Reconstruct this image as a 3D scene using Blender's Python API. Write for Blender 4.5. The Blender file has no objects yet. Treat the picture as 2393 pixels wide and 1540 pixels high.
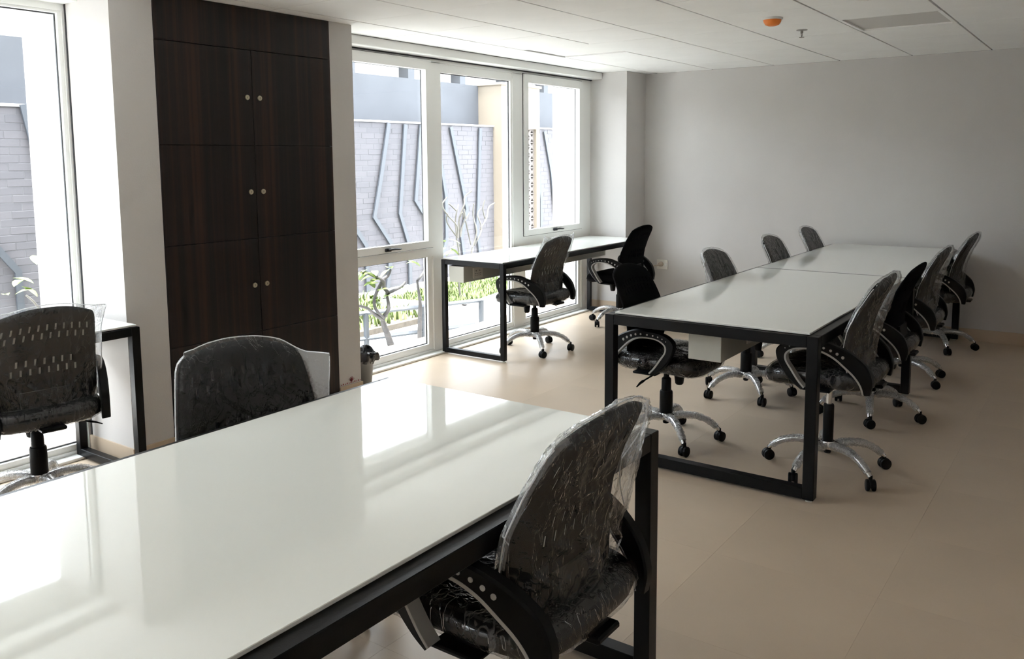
import bpy, math, random
import numpy as np
from mathutils import Vector, Matrix

random.seed(7)
R = math.radians
PI = math.pi
scn = bpy.context.scene
COL = scn.collection

# ------------------------------------------------------------------ camera
# world: X runs along the window wall towards the far wall, Y points out of the windows, Z up
YAW, PITCH, ROLL = 35.5025, 6.4242, -0.4283
cam_d = bpy.data.cameras.new('camera')
cam = bpy.data.objects.new('camera', cam_d)
COL.objects.link(cam)
cy, sy, cp, sp = math.cos(R(YAW)), math.sin(R(YAW)), math.cos(R(PITCH)), math.sin(R(PITCH))
fw = Vector((cy * cp, sy * cp, -sp))
rt = fw.cross(Vector((0, 0, 1))).normalized()
up = rt.cross(fw)
cr, sr = math.cos(R(ROLL)), math.sin(R(ROLL))
rt2 = rt * cr + up * sr
up2 = up * cr - rt * sr
m3 = Matrix((rt2, up2, -fw)).transposed()
cam.matrix_world = Matrix.Translation((0, -3.928, 1.5215)) @ m3.to_4x4()
cam_d.sensor_width = 36.0
cam_d.lens = 36.0 * 1990.27 / 2393.0
cam_d.shift_y = -(770.0 - 595.01) / 2393.0
cam_d.clip_start = 0.05
cam_d.clip_end = 200
scn.camera = cam

# ------------------------------------------------------------------ sky, sun, exposure
world = bpy.data.worlds.new('sky')
scn.world = world
world.use_nodes = True
bg = world.node_tree.nodes['Background']
bg.inputs['Color'].default_value = (0.88, 0.94, 1.0, 1)
bg.inputs['Strength'].default_value = 5.0
sun_d = bpy.data.lights.new('sun', 'SUN')
sun_d.energy = 13.0
sun_d.angle = R(12)
sun_d.color = (1.0, 0.985, 0.96)
sun = bpy.data.objects.new('sun', sun_d)
COL.objects.link(sun)
# the sun stands high behind the building, so no direct beam comes in
sun.rotation_euler = Vector((0.16, 0.07, -1.0)).to_track_quat('-Z', 'Y').to_euler()

scn.view_settings.view_transform = 'Standard'
scn.view_settings.look = 'None'
scn.view_settings.gamma = 1.0
scn.view_settings.exposure = 1.45
scn.view_settings.use_curve_mapping = False
scn.cycles.use_denoising = True
scn.cycles.max_bounces = 14
scn.cycles.diffuse_bounces = 8
scn.cycles.transparent_max_bounces = 24
scn.cycles.sample_clamp_indirect = 6.0
scn.cycles.caustics_reflective = False
scn.cycles.caustics_refractive = False

# ------------------------------------------------------------------ materials
def new_mat(name):
    m = bpy.data.materials.new(name)
    m.use_nodes = True
    return m, m.node_tree.nodes, m.node_tree.links, m.node_tree.nodes['Principled BSDF']


def mat(name, col, rough=0.5, metal=0.0, spec=0.5, ior=1.5, var=0.0, vscale=6.0, bump=0.0, bscale=200.0, coords='Object', stretch=None):
    m, n, l, p = new_mat(name)
    p.inputs['Base Color'].default_value = (*col, 1)
    p.inputs['Roughness'].default_value = rough
    p.inputs['Metallic'].default_value = metal
    p.inputs['Specular IOR Level'].default_value = spec
    p.inputs['IOR'].default_value = ior
    if var or bump:
        tc = n.new('ShaderNodeTexCoord')
        src = tc.outputs[coords]
        if stretch:
            mp = n.new('ShaderNodeMapping')
            mp.inputs['Scale'].default_value = stretch
            l.new(src, mp.inputs['Vector'])
            src = mp.outputs['Vector']
    if var:
        t = n.new('ShaderNodeTexNoise')
        t.inputs['Scale'].default_value = vscale
        t.inputs['Detail'].default_value = 5
        l.new(src, t.inputs['Vector'])
        r = n.new('ShaderNodeValToRGB')
        r.color_ramp.elements[0].position = 0.3
        r.color_ramp.elements[1].position = 0.7
        r.color_ramp.elements[0].color = (*[c * (1 - var) for c in col], 1)
        r.color_ramp.elements[1].color = (*[min(1, c * (1 + var)) for c in col], 1)
        l.new(t.outputs['Fac'], r.inputs['Fac'])
        l.new(r.outputs['Color'], p.inputs['Base Color'])
    if bump:
        t = n.new('ShaderNodeTexNoise')
        t.inputs['Scale'].default_value = bscale
        t.inputs['Detail'].default_value = 3
        l.new(src, t.inputs['Vector'])
        b = n.new('ShaderNodeBump')
        b.inputs['Strength'].default_value = bump
        b.inputs['Distance'].default_value = 0.01
        l.new(t.outputs['Fac'], b.inputs['Height'])
        l.new(b.outputs['Normal'], p.inputs['Normal'])
    return m


M = {}
M['paint'] = mat('wall_paint', (0.61, 0.59, 0.575), 0.75, var=0.025, vscale=2.0, bump=0.06, bscale=120)
M['reveal'] = M['paint']
M['ceil'] = mat('ceiling_tile', (0.92, 0.92, 0.915), 0.9, var=0.02, vscale=3.0, bump=0.1, bscale=300)
M['void'] = mat('ceiling_void', (0.03, 0.028, 0.026), 0.9)
M['floor'] = mat('floor_tile', (0.555, 0.445, 0.335), 0.36, spec=0.35, var=0.06, vscale=1.6, bump=0.02, bscale=40)
M['grout'] = mat('grout', (0.555, 0.445, 0.335), 0.7)
M['skirt'] = mat('skirting_tile', (0.58, 0.46, 0.34), 0.35, var=0.05, vscale=4)
M['upvc'] = mat('white_window_profile', (0.90, 0.905, 0.885), 0.35)
M['gasket_shade'] = mat('black_gasket_shade', (0.02, 0.02, 0.025), 0.6)  # black of gaskets and handles, also laid in as shade around the sashes
M['black'] = mat('black_powder_coat', (0.0045, 0.005, 0.0062), 0.34, spec=0.17, bump=0.05, bscale=400)
M['glass_top'] = mat('white_lacquered_glass', (0.86, 0.875, 0.83), 0.035, ior=1.75)
M['glass_edge'] = mat('glass_edge', (0.35, 0.37, 0.33), 0.2)
M['tray'] = mat('cable_tray_paint', (0.50, 0.505, 0.455), 0.5)
M['plate'] = mat('white_plastic', (0.72, 0.70, 0.64), 0.35)
M['pin'] = mat('dark_slot', (0.03, 0.03, 0.03), 0.6)
M['beigeplug'] = mat('beige_plug', (0.50, 0.42, 0.34), 0.5)
M['fabric'] = mat('black_mesh_fabric', (0.0052, 0.0055, 0.0070), 0.95, spec=0.05, bump=0.25, bscale=900)
M['plastic'] = mat('black_chair_plastic', (0.0042, 0.0045, 0.0055), 0.45, spec=0.14)
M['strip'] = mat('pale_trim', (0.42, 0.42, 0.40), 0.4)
M['chrome'] = mat('chrome', (0.72, 0.72, 0.72), 0.16, metal=1.0)
M['brass'] = mat('lock_metal', (0.55, 0.50, 0.38), 0.35, metal=0.8)
M['orange'] = mat('orange_cover', (0.80, 0.22, 0.03), 0.5)
M['whiteplastic'] = mat('white_base', (0.75, 0.75, 0.73), 0.5)
M['binbody'] = mat('grey_bin_plastic', (0.20, 0.20, 0.20), 0.45)
M['liner'] = mat('black_liner', (0.012, 0.012, 0.015), 0.22, spec=0.6)
M['redprint'] = mat('red_print', (0.32, 0.05, 0.06), 0.6)
M['diffuser'] = mat('frosted_panel', (0.60, 0.58, 0.56), 0.45)
M['steel'] = mat('dull_steel', (0.30, 0.28, 0.26), 0.4, metal=0.7)
# outdoors
M['paving'] = mat('courtyard_paving', (0.52, 0.52, 0.51), 0.8, var=0.08, vscale=2)
M['upperwall'] = mat('grey_render', (0.052, 0.055, 0.063), 0.85, var=0.12, vscale=1.4)
M['coping'] = mat('pale_coping', (0.22, 0.22, 0.23), 0.8)
M['mortar'] = mat('mortar', (0.084, 0.082, 0.088), 0.9)
M['bar'] = mat('grey_metal_strip', (0.036, 0.041, 0.050), 0.5)
M['cream'] = mat('cream_render', (0.155, 0.130, 0.100), 0.85, var=0.03, vscale=2)
M['peach'] = mat('peach_screen', (0.115, 0.10, 0.092), 0.85)
M['white_render'] = mat('white_facade', (0.35, 0.345, 0.33), 0.85)
M['planter'] = mat('planter_concrete', (0.36, 0.36, 0.355), 0.85, var=0.08, vscale=4)
M['soil'] = mat('soil', (0.085, 0.072, 0.058), 0.95, var=0.2, vscale=20)
M['grass'] = mat('grass', (0.13, 0.18, 0.055), 0.7, var=0.25, vscale=6)
M['leaf'] = mat('leaf', (0.15, 0.21, 0.05), 0.45, var=0.2, vscale=8)
M['bark'] = mat('pale_bark', (0.10, 0.094, 0.082), 0.8, var=0.15, vscale=12)
M['barkgrey'] = mat('grey_bark', (0.062, 0.058, 0.058), 0.8, var=0.15, vscale=12)
M['rail'] = mat('dark_rail', (0.05, 0.058, 0.07), 0.5)


def brick_mat():
    m, n, l, p = new_mat('grey_stone_brick')
    oi = n.new('ShaderNodeObjectInfo')
    tc = n.new('ShaderNodeTexCoord')
    t = n.new('ShaderNodeTexNoise')
    t.inputs['Scale'].default_value = 9
    t.inputs['Detail'].default_value = 6
    l.new(tc.outputs['Object'], t.inputs['Vector'])
    a = n.new('ShaderNodeMath')
    a.operation = 'ADD'
    l.new(oi.outputs['Random'], a.inputs[0])
    l.new(t.outputs['Fac'], a.inputs[1])
    r = n.new('ShaderNodeValToRGB')
    r.color_ramp.elements[0].position = 0.3
    r.color_ramp.elements[1].position = 1.0
    r.color_ramp.elements[0].color = (0.066, 0.063, 0.070, 1)
    r.color_ramp.elements[1].color = (0.079, 0.074, 0.081, 1)
    h = n.new('ShaderNodeMath')
    h.operation = 'MULTIPLY'
    h.inputs[1].default_value = 0.6
    l.new(a.outputs[0], h.inputs[0])
    l.new(h.outputs[0], r.inputs['Fac'])
    l.new(r.outputs['Color'], p.inputs['Base Color'])
    p.inputs['Roughness'].default_value = 0.85
    return m


def wood_mat():
    m, n, l, p = new_mat('dark_wenge_laminate')
    tc = n.new('ShaderNodeTexCoord')
    mp = n.new('ShaderNodeMapping')
    mp.inputs['Scale'].default_value = (26, 26, 0.30)
    l.new(tc.outputs['Object'], mp.inputs['Vector'])
    t = n.new('ShaderNodeTexNoise')
    t.inputs['Scale'].default_value = 1.0
    t.inputs['Detail'].default_value = 6
    t.inputs['Roughness'].default_value = 0.6
    l.new(mp.outputs['Vector'], t.inputs['Vector'])
    r = n.new('ShaderNodeValToRGB')
    e = r.color_ramp.elements
    e[0].position = 0.38
    e[0].color = (0.0075, 0.0068, 0.0072, 1)
    e[1].position = 0.64
    e[1].color = (0.040, 0.019, 0.013, 1)
    k = e.new(0.52)
    k.color = (0.0175, 0.0105, 0.0100, 1)
    l.new(t.outputs['Fac'], r.inputs['Fac'])
    l.new(r.outputs['Color'], p.inputs['Base Color'])
    p.inputs['Roughness'].default_value = 0.42
    p.inputs['Specular IOR Level'].default_value = 0.35
    return m


def facing_fresnel(n, l, f0, normal=None):
    # Schlick reflectance, the same from both sides of a thin sheet
    ge = n.new('ShaderNodeNewGeometry')
    dt = n.new('ShaderNodeVectorMath')
    dt.operation = 'DOT_PRODUCT'
    l.new(normal if normal is not None else ge.outputs['Normal'], dt.inputs[0])
    l.new(ge.outputs['Incoming'], dt.inputs[1])
    ab = n.new('ShaderNodeMath')
    ab.operation = 'ABSOLUTE'
    l.new(dt.outputs['Value'], ab.inputs[0])
    su = n.new('ShaderNodeMath')
    su.operation = 'SUBTRACT'
    su.use_clamp = True
    su.inputs[0].default_value = 1.0
    l.new(ab.outputs[0], su.inputs[1])
    pw = n.new('ShaderNodeMath')
    pw.operation = 'POWER'
    pw.inputs[1].default_value = 5.0
    l.new(su.outputs[0], pw.inputs[0])
    ma = n.new('ShaderNodeMath')
    ma.operation = 'MULTIPLY_ADD'
    ma.inputs[1].default_value = 1 - f0
    ma.inputs[2].default_value = f0
    l.new(pw.outputs[0], ma.inputs[0])
    return ma.outputs[0]


def pane_mat():
    m = bpy.data.materials.new('clear_pane')
    m.use_nodes = True
    n, l = m.node_tree.nodes, m.node_tree.links
    n.clear()
    o = n.new('ShaderNodeOutputMaterial')
    mx = n.new('ShaderNodeMixShader')
    tr = n.new('ShaderNodeBsdfTransparent')
    tr.inputs['Color'].default_value = (0.955, 0.965, 0.965, 1)
    g = n.new('ShaderNodeBsdfGlossy')
    g.inputs['Roughness'].default_value = 0.0
    l.new(facing_fresnel(n, l, 0.035), mx.inputs['Fac'])
    l.new(tr.outputs[0], mx.inputs[1])
    l.new(g.outputs[0], mx.inputs[2])
    l.new(mx.outputs[0], o.inputs['Surface'])
    return m


def film_mat(name, haze, fold, tint=(0.8, 0.82, 0.84), rough=0.12, bump=0.6, f0=0.06, scale=1.0):
    # thin polythene: mostly clear, milky along its folds, glossy creases
    m = bpy.data.materials.new(name)
    m.use_nodes = True
    n, l = m.node_tree.nodes, m.node_tree.links
    n.clear()
    o = n.new('ShaderNodeOutputMaterial')
    tc = n.new('ShaderNodeTexCoord')

    def ridges(rot, sc, width, dist):
        mp = n.new('ShaderNodeMapping')
        mp.inputs['Rotation'].default_value = (0, rot, 0)
        mp.inputs['Scale'].default_value = [c * scale for c in sc]
        l.new(tc.outputs['Object'], mp.inputs['Vector'])
        t = n.new('ShaderNodeTexNoise')
        t.inputs['Scale'].default_value = 1.0
        t.inputs['Detail'].default_value = 3.0
        t.inputs['Distortion'].default_value = dist
        l.new(mp.outputs['Vector'], t.inputs['Vector'])
        a = n.new('ShaderNodeMath')
        a.operation = 'SUBTRACT'
        a.inputs[1].default_value = 0.5
        l.new(t.outputs['Fac'], a.inputs[0])
        b = n.new('ShaderNodeMath')
        b.operation = 'ABSOLUTE'
        l.new(a.outputs[0], b.inputs[0])
        c = n.new('ShaderNodeMapRange')
        c.inputs['From Min'].default_value = 0.0
        c.inputs['From Max'].default_value = width
        c.inputs['To Min'].default_value = 1.0
        c.inputs['To Max'].default_value = 0.0
        l.new(b.outputs[0], c.inputs['Value'])
        return c.outputs[0]

    r1 = ridges(0.35, (17, 10, 3.2), 0.016, 0.7)
    r2 = ridges(-0.6, (13, 10, 3.6), 0.013, 0.8)
    r3 = ridges(1.2, (32, 24, 18), 0.05, 0.6)
    mx = n.new('ShaderNodeMath')
    mx.operation = 'MAXIMUM'
    l.new(r1, mx.inputs[0])
    l.new(r2, mx.inputs[1])
    ad = n.new('ShaderNodeMath')
    ad.operation = 'MULTIPLY_ADD'
    ad.inputs[1].default_value = 0.4
    l.new(r3, ad.inputs[0])
    l.new(mx.outputs[0], ad.inputs[2])
    b = n.new('ShaderNodeBump')
    b.inputs['Strength'].default_value = bump
    b.inputs['Distance'].default_value = 0.006
    l.new(ad.outputs[0], b.inputs['Height'])
    # patches where the folds show
    big = n.new('ShaderNodeTexNoise')
    big.inputs['Scale'].default_value = 6 * scale
    big.inputs['Detail'].default_value = 2
    l.new(tc.outputs['Object'], big.inputs['Vector'])
    rr = n.new('ShaderNodeMapRange')
    rr.inputs['From Min'].default_value = 0.40
    rr.inputs['From Max'].default_value = 0.68
    l.new(big.outputs['Fac'], rr.inputs['Value'])
    fm = n.new('ShaderNodeMath')
    fm.operation = 'MULTIPLY'
    l.new(rr.outputs[0], fm.inputs[0])
    l.new(mx.outputs[0], fm.inputs[1])
    hz = n.new('ShaderNodeMath')
    hz.operation = 'MULTIPLY_ADD'
    hz.inputs[1].default_value = fold
    hz.inputs[2].default_value = haze
    l.new(fm.outputs[0], hz.inputs[0])
    tr = n.new('ShaderNodeBsdfTransparent')
    tr.inputs['Color'].default_value = (0.985, 0.985, 0.985, 1)
    df = n.new('ShaderNodeBsdfDiffuse')
    df.inputs['Color'].default_value = (*tint, 1)
    tl = n.new('ShaderNodeBsdfTranslucent')
    tl.inputs['Color'].default_value = (*tint, 1)
    milk = n.new('ShaderNodeMixShader')
    milk.inputs['Fac'].default_value = 0.5
    l.new(df.outputs[0], milk.inputs[1])
    l.new(tl.outputs[0], milk.inputs[2])
    m1 = n.new('ShaderNodeMixShader')
    l.new(hz.outputs[0], m1.inputs['Fac'])
    l.new(tr.outputs[0], m1.inputs[1])
    l.new(milk.outputs[0], m1.inputs[2])
    g = n.new('ShaderNodeBsdfGlossy')
    g.inputs['Roughness'].default_value = rough
    l.new(b.outputs['Normal'], g.inputs['Normal'])
    m2 = n.new('ShaderNodeMixShader')
    l.new(facing_fresnel(n, l, f0, b.outputs['Normal']), m2.inputs['Fac'])
    l.new(m1.outputs[0], m2.inputs[1])
    l.new(g.outputs[0], m2.inputs[2])
    l.new(m2.outputs[0], o.inputs['Surface'])
    return m


M['brick'] = brick_mat()
M['wood'] = wood_mat()
M['pane'] = pane_mat()
M['film'] = film_mat('polythene_film', 0.024, 0.26, f0=0.07)
M['tight'] = film_mat('tight_polythene_film', 0.006, 0.10, f0=0.04)
M['hem'] = film_mat('polythene_hem', 0.75, 0.2, (0.95, 0.96, 0.97), f0=0.1)
M['loose'] = film_mat('loose_polythene_film', 0.20, 0.40, (0.95, 0.96, 0.97), f0=0.09)
M['sleeve'] = film_mat('bubble_sleeve', 0.30, 0.4, (0.88, 0.87, 0.85), 0.15, 1.0, 0.10, 4.5)


# ------------------------------------------------------------------ mesh helpers
class MB:
    def __init__(s):
        s.v, s.f, s.mi = [], [], []

    def add(s, vs, fs, mi=0):
        o = len(s.v)
        s.v += [tuple(p) for p in vs]
        s.f += [tuple(i + o for i in f) for f in fs]
        s.mi += [mi] * len(fs)
        return s

    def box(s, x0, x1, y0, y1, z0, z1, mi=0):
        vs = [(x, y, z) for x in (x0, x1) for y in (y0, y1) for z in (z0, z1)]
        fs = [(0, 1, 3, 2), (4, 6, 7, 5), (0, 4, 5, 1), (2, 3, 7, 6), (0, 2, 6, 4), (1, 5, 7, 3)]
        return s.add(vs, fs, mi)

    def uvbox(s, u0, u1, v0, v1, z0, z1, mi=0):      # u along the window wall, v into the room
        return s.box(u0, u1, -v1, -v0, z0, z1, mi)

    def bbox(s, x0, x1, y0, y1, z0, z1, b=0.003, mi=0):   # box with chamfered edges
        b = min(b, (x1 - x0) * .45, (y1 - y0) * .45, (z1 - z0) * .45)
        vs, idx = [], {}
        for ix, x in ((0, x0), (1, x1)):
            for iy, y in ((0, y0), (1, y1)):
                for iz, z in ((0, z0), (1, z1)):
                    dx, dy, dz = (b, -b)[ix], (b, -b)[iy], (b, -b)[iz]
                    for ax, p in (('x', (x, y + dy, z + dz)), ('y', (x + dx, y, z + dz)), ('z', (x + dx, y + dy, z))):
                        idx[(ix, iy, iz, ax)] = len(vs)
                        vs.append(p)
        g = lambda a, bb, c, ax: idx[(a, bb, c, ax)]
        fs = []
        for i in (0, 1):
            q = [g(i, 0, 0, 'x'), g(i, 1, 0, 'x'), g(i, 1, 1, 'x'), g(i, 0, 1, 'x')]
            fs.append(q if i else q[::-1])
            q = [g(0, i, 0, 'y'), g(0, i, 1, 'y'), g(1, i, 1, 'y'), g(1, i, 0, 'y')]
            fs.append(q if i else q[::-1])
            q = [g(0, 0, i, 'z'), g(1, 0, i, 'z'), g(1, 1, i, 'z'), g(0, 1, i, 'z')]
            fs.append(q if i else q[::-1])
        for a in (0, 1):
            for c in (0, 1):
                fs.append((g(a, c, 0, 'x'), g(a, c, 0, 'y'), g(a, c, 1, 'y'), g(a, c, 1, 'x')))
                fs.append((g(a, 0, c, 'x'), g(a, 0, c, 'z'), g(a, 1, c, 'z'), g(a, 1, c, 'x')))
                fs.append((g(0, a, c, 'y'), g(0, a, c, 'z'), g(1, a, c, 'z'), g(1, a, c, 'y')))
                for e in (0, 1):
                    fs.append((g(a, c, e, 'x'), g(a, c, e, 'y'), g(a, c, e, 'z')))
        return s.add(vs, fs, mi)

    def lathe(s, prof, seg=24, c=(0, 0, 0), axis='z', mi=0):
        vs, fs = [], []
        for r, h in prof:
            for k in range(seg):
                a = 2 * PI * k / seg
                p = (r * math.cos(a), r * math.sin(a), h)
                if axis == 'x':
                    p = (p[2], p[0], p[1])
                elif axis == 'y':
                    p = (p[1], p[2], p[0])
                vs.append((p[0] + c[0], p[1] + c[1], p[2] + c[2]))
        n = len(prof)
        for i in range(n - 1):
            for k in range(seg):
                k2 = (k + 1) % seg
                fs.append((i * seg + k, i * seg + k2, (i + 1) * seg + k2, (i + 1) * seg + k))
        if prof[0][0] > 1e-6:
            fs.append(tuple(range(seg))[::-1])
        if prof[-1][0] > 1e-6:
            fs.append(tuple((n - 1) * seg + k for k in range(seg)))
        return s.add(vs, fs, mi)

    def tube(s, path, rad, seg=8, sq=1.0, mi=0, cap=True):
        # rad: number or list; sq flattens along the second frame axis
        P = [Vector(p) for p in path]
        n = len(P)
        rad = rad if isinstance(rad, (list, tuple)) else [rad] * n
        vs, fs = [], []
        prev = None
        for i in range(n):
            d = (P[min(i + 1, n - 1)] - P[max(i - 1, 0)]).normalized()
            if prev is None:
                a = Vector((0, 0, 1)) if abs(d.z) < 0.9 else Vector((1, 0, 0))
                x = d.cross(a).normalized()
            else:
                x = (prev - d * prev.dot(d)).normalized()
            prev = x
            y = d.cross(x)
            for k in range(seg):
                t = 2 * PI * k / seg
                vs.append(P[i] + x * (math.cos(t) * rad[i]) + y * (math.sin(t) * rad[i] * sq))
        for i in range(n - 1):
            for k in range(seg):
                k2 = (k + 1) % seg
                fs.append((i * seg + k, i * seg + k2, (i + 1) * seg + k2, (i + 1) * seg + k))
        if cap:
            fs.append(tuple(range(seg))[::-1])
            fs.append(tuple((n - 1) * seg + k for k in range(seg)))
        return s.add(vs, fs, mi)

    def band(s, inner, outer, x0, x1, mi=0, r=0.004):
        # closed band between two polylines of equal length in the (y, z) plane, extruded along x
        n = len(inner)
        vs, fs = [], []
        xs = [(x0, r), (x0 + r, 0), (x1 - r, 0), (x1, r)]
        for x, ins in xs:
            for (a, b) in zip(inner, outer):
                d = Vector((b[0] - a[0], b[1] - a[1]))
                ln = max(d.length, 1e-6)
                d = d / ln
                e = min(ins, ln * .3)
                vs.append((x, a[0] + d.x * e, a[1] + d.y * e))
                vs.append((x, b[0] - d.x * e, b[1] - d.y * e))
        w = 2 * n
        for i in range(n - 1):
            fs.append((2 * i, 2 * i + 1, 2 * i + 3, 2 * i + 2))
            o = 3 * w
            fs.append((o + 2 * i, o + 2 * i + 2, o + 2 * i + 3, o + 2 * i + 1))
            for k in range(3):
                a, b = k * w, (k + 1) * w
                fs.append((a + 2 * i, a + 2 * i + 2, b + 2 * i + 2, b + 2 * i))
                fs.append((a + 2 * i + 1, b + 2 * i + 1, b + 2 * i + 3, a + 2 * i + 3))
        for k in range(3):
            a, b = k * w, (k + 1) * w
            fs.append((a, b, b + 1, a + 1))
            e = 2 * n - 2
            fs.append((a + e, a + e + 1, b + e + 1, b + e))
        return s.add(vs, fs, mi)

    def mesh(s, name, mats, smooth=False, angle=None):
        me = bpy.data.meshes.new(name)
        me.from_pydata(s.v, [], s.f)
        mats = mats if isinstance(mats, (list, tuple)) else [mats]
        for m in mats:
            me.materials.append(m)
        if len(mats) > 1:
            me.polygons.foreach_set('material_index', s.mi)
        if smooth:
            me.polygons.foreach_set('use_smooth', [True] * len(me.polygons))
        me.validate()
        me.update()
        if smooth and angle:
            me.set_sharp_from_angle(angle=R(angle))
        return me

    def build(s, name, mats, parent=None, smooth=False, angle=35, loc=None, rot=None):
        return link(name, s.mesh(name, mats, smooth, angle), parent, loc, rot)


def link(name, me, parent=None, loc=None, rot=None):
    o = bpy.data.objects.new(name, me)
    COL.objects.link(o)
    if parent:
        o.parent = parent
    if loc:
        o.location = loc
    if rot:
        o.rotation_euler = rot
    return o


def tag(o, label, cat, group=None):
    o['label'] = label
    o['category'] = cat
    if group:
        o['group'] = group
    return o


def thing(name, label, cat, loc=(0, 0, 0), rz=0.0, group=None):
    o = bpy.data.objects.new(name, None)
    o.empty_display_size = 0.1
    COL.objects.link(o)
    o.location = loc
    o.rotation_euler = (0, 0, rz)
    return tag(o, label, cat, group)


def struct(o):
    o['kind'] = 'structure'
    return o


def W(u, v, z=0.0):
    return (u, -v, z)


# ------------------------------------------------------------------ room shell
H = 2.350
UF = 7.835          # far wall
UN = -7.2           # wall behind the camera
VR = 5.3            # right-hand wall
VWIN = -0.402       # window plane

fl = struct(MB().uvbox(UN - .2, UF + .2, -0.9, VR + .2, -0.2, -0.004).build('floor', M['grout']))
tm = {}
us = [UN] + [x for x in np.arange(-7.15, UF, 0.5975)] + [UF]
vs_ = [-0.40] + [x for x in np.arange(0.343 - 0.597, VR, 0.597)] + [VR]
for i in range(len(us) - 1):
    for j in range(len(vs_) - 1):
        a, b, c, d = us[i], us[i + 1], vs_[j], vs_[j + 1]
        if b - a < .02 or d - c < .02:
            continue
        key = (round(b - a, 3), round(d - c, 3))
        if key not in tm:
            g = 0.00015
            tm[key] = MB().bbox(-(b - a) / 2 + g, (b - a) / 2 - g, -(d - c) / 2 + g, (d - c) / 2 - g, -0.004, 0, 0.00025).mesh('floor_tile', M['floor'])
        link('floor_tile', tm[key], fl, W((a + b) / 2, (c + d) / 2, 0))

ce = struct(MB().uvbox(UN - .2, UF + .4, -0.9, VR + .2, H + .012, H + .5).build('ceiling', M['void']))
us = [UN] + [3.18 + .585 * k for k in range(-17, 8)] + [UF]
vs_ = [-0.27] + [.12 + .583 * k for k in range(0, 11)] + [VR]
tm = {}
LEDU, LEDV = 4, 4
for i in range(len(us) - 1):
    for j in range(len(vs_) - 1):
        a, b, c, d = us[i], us[i + 1], vs_[j], vs_[j + 1]
        if b - a < .02 or d - c < .02:
            continue
        uc_, vc_ = (a + b) / 2, (c + d) / 2
        if abs(uc_ - 5.81) < .1 and abs(vc_ - 2.74) < .1:
            LED = (a, b, c, d)
            continue
        key = (round(b - a, 3), round(d - c, 3))
        if key not in tm:
            gu, gv = 0.0020, 0.006
            tm[key] = MB().bbox(-(b - a) / 2 + gu, (b - a) / 2 - gu, -(d - c) / 2 + gv, (d - c) / 2 - gv, 0, 0.014, 0.001).mesh('ceiling_tile', M['ceil'])
        dz = random.uniform(0, 0.0012)
        if abs(uc_ - 5.81) < .1 and abs(vc_ - .41) < .1:
            dz = 0.009
        link('ceiling_tile', tm[key], ce, W(uc_, vc_, H + dz))

# unlit recessed ceiling light
a, b, c, d = LED
led = thing('ceiling_light', 'unlit square recessed panel light in the white tile ceiling', 'light', W((a + b) / 2, (c + d) / 2, H))
hw, hd = (b - a) / 2 - .002, (d - c) / 2 - .003
t = MB()
for x0, x1, y0, y1 in ((-hw, hw, -hd, -hd + .022), (-hw, hw, hd - .022, hd), (-hw, -hw + .012, -hd + .022, hd - .022), (hw - .012, hw, -hd + .022, hd - .022)):
    t.box(x0, x1, y0, y1, 0.0, 0.0125)
t.build('light_frame', M['ceil'], led)
MB().box(-hw + .012, hw - .012, -hd + .022, hd - .022, 0.0105, 0.0118).build('diffuser', M['diffuser'], led)

# window-side wall: the piers between and beside the windows
wl = MB()
wl.uvbox(2.25, 2.473, -0.85, 0.0, -0.3, H)
wl.uvbox(2.473, 3.628, -0.85, -0.45, -0.3, H)
wl.uvbox(3.628, 3.815, -0.85, 0.0, -0.3, H)
wl.uvbox(7.43, 8.1, -0.85, 0.0, -0.3, H)
wl.uvbox(-2.0, -1.36, -0.85, 0.0, -0.3, H)
wl.uvbox(-2.9, -2.0, -0.85, 0.0, -0.3, H)
wl.uvbox(UN - .2, -6.6, -0.85, 0.0, -0.3, H)
wl.uvbox(-6.6, -2.9, -0.85, -0.34, -0.3, -0.006)
wl.uvbox(-1.36, 2.25, -0.85, -0.34, -0.3, -0.006)
wl.uvbox(3.815, 7.43, -0.85, -0.34, -0.3, -0.006)
struct(wl.build('wall_left', M['paint']))
struct(MB().uvbox(UF, UF + .15, 0.0, VR + .15, -0.1, H).build('wall_back', M['paint']))
struct(MB().uvbox(UN - .15, UF, VR, VR + .15, -0.1, H).build('wall_right', M['paint']))
struct(MB().uvbox(UN - .15, UN, 0.0, VR, -0.1, H).build('wall_front', M['paint']))
# the facade above the windows and the roof edge
struct(MB().uvbox(UN - .2, 8.1, -0.86, -0.28, H, H + .6).build('trim_3', M['white_render']))

# skirting
SK = 0.098
s = MB()
for u0, u1, v0, v1 in ((2.2412, 2.4725, 0.0, 0.009), (2.2412, 2.25, -0.40, 0.0), (3.6285, 3.8238, 0.0, 0.009), (3.815, 3.8238, -0.395, 0.0),
                       (7.4212, 7.43, -0.395, 0.009), (7.43, UF - .009, 0.0, 0.009), (-2.0, -1.36, 0.0, 0.009)):
    s.uvbox(u0, u1, v0, v1, 0.0, SK)
struct(s.build('baseboard_left', M['skirt']))
struct(MB().uvbox(UF - .009, UF, 0.0, VR, 0.0, SK).build('baseboard_back', M['skirt']))
struct(MB().uvbox(UN, UF - .009, VR - .009, VR, 0.0, SK).build('baseboard_right', M['skirt']))
# white pelmets above the windows
struct(MB().bbox(3.815, 7.43, 0.27, 0.44, 2.288, H, .004).build('trim_1', M['upvc']))
struct(MB().bbox(-1.36, 2.25, 0.27, 0.44, 2.300, H, .004).build('trim_2', M['upvc']))


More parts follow.
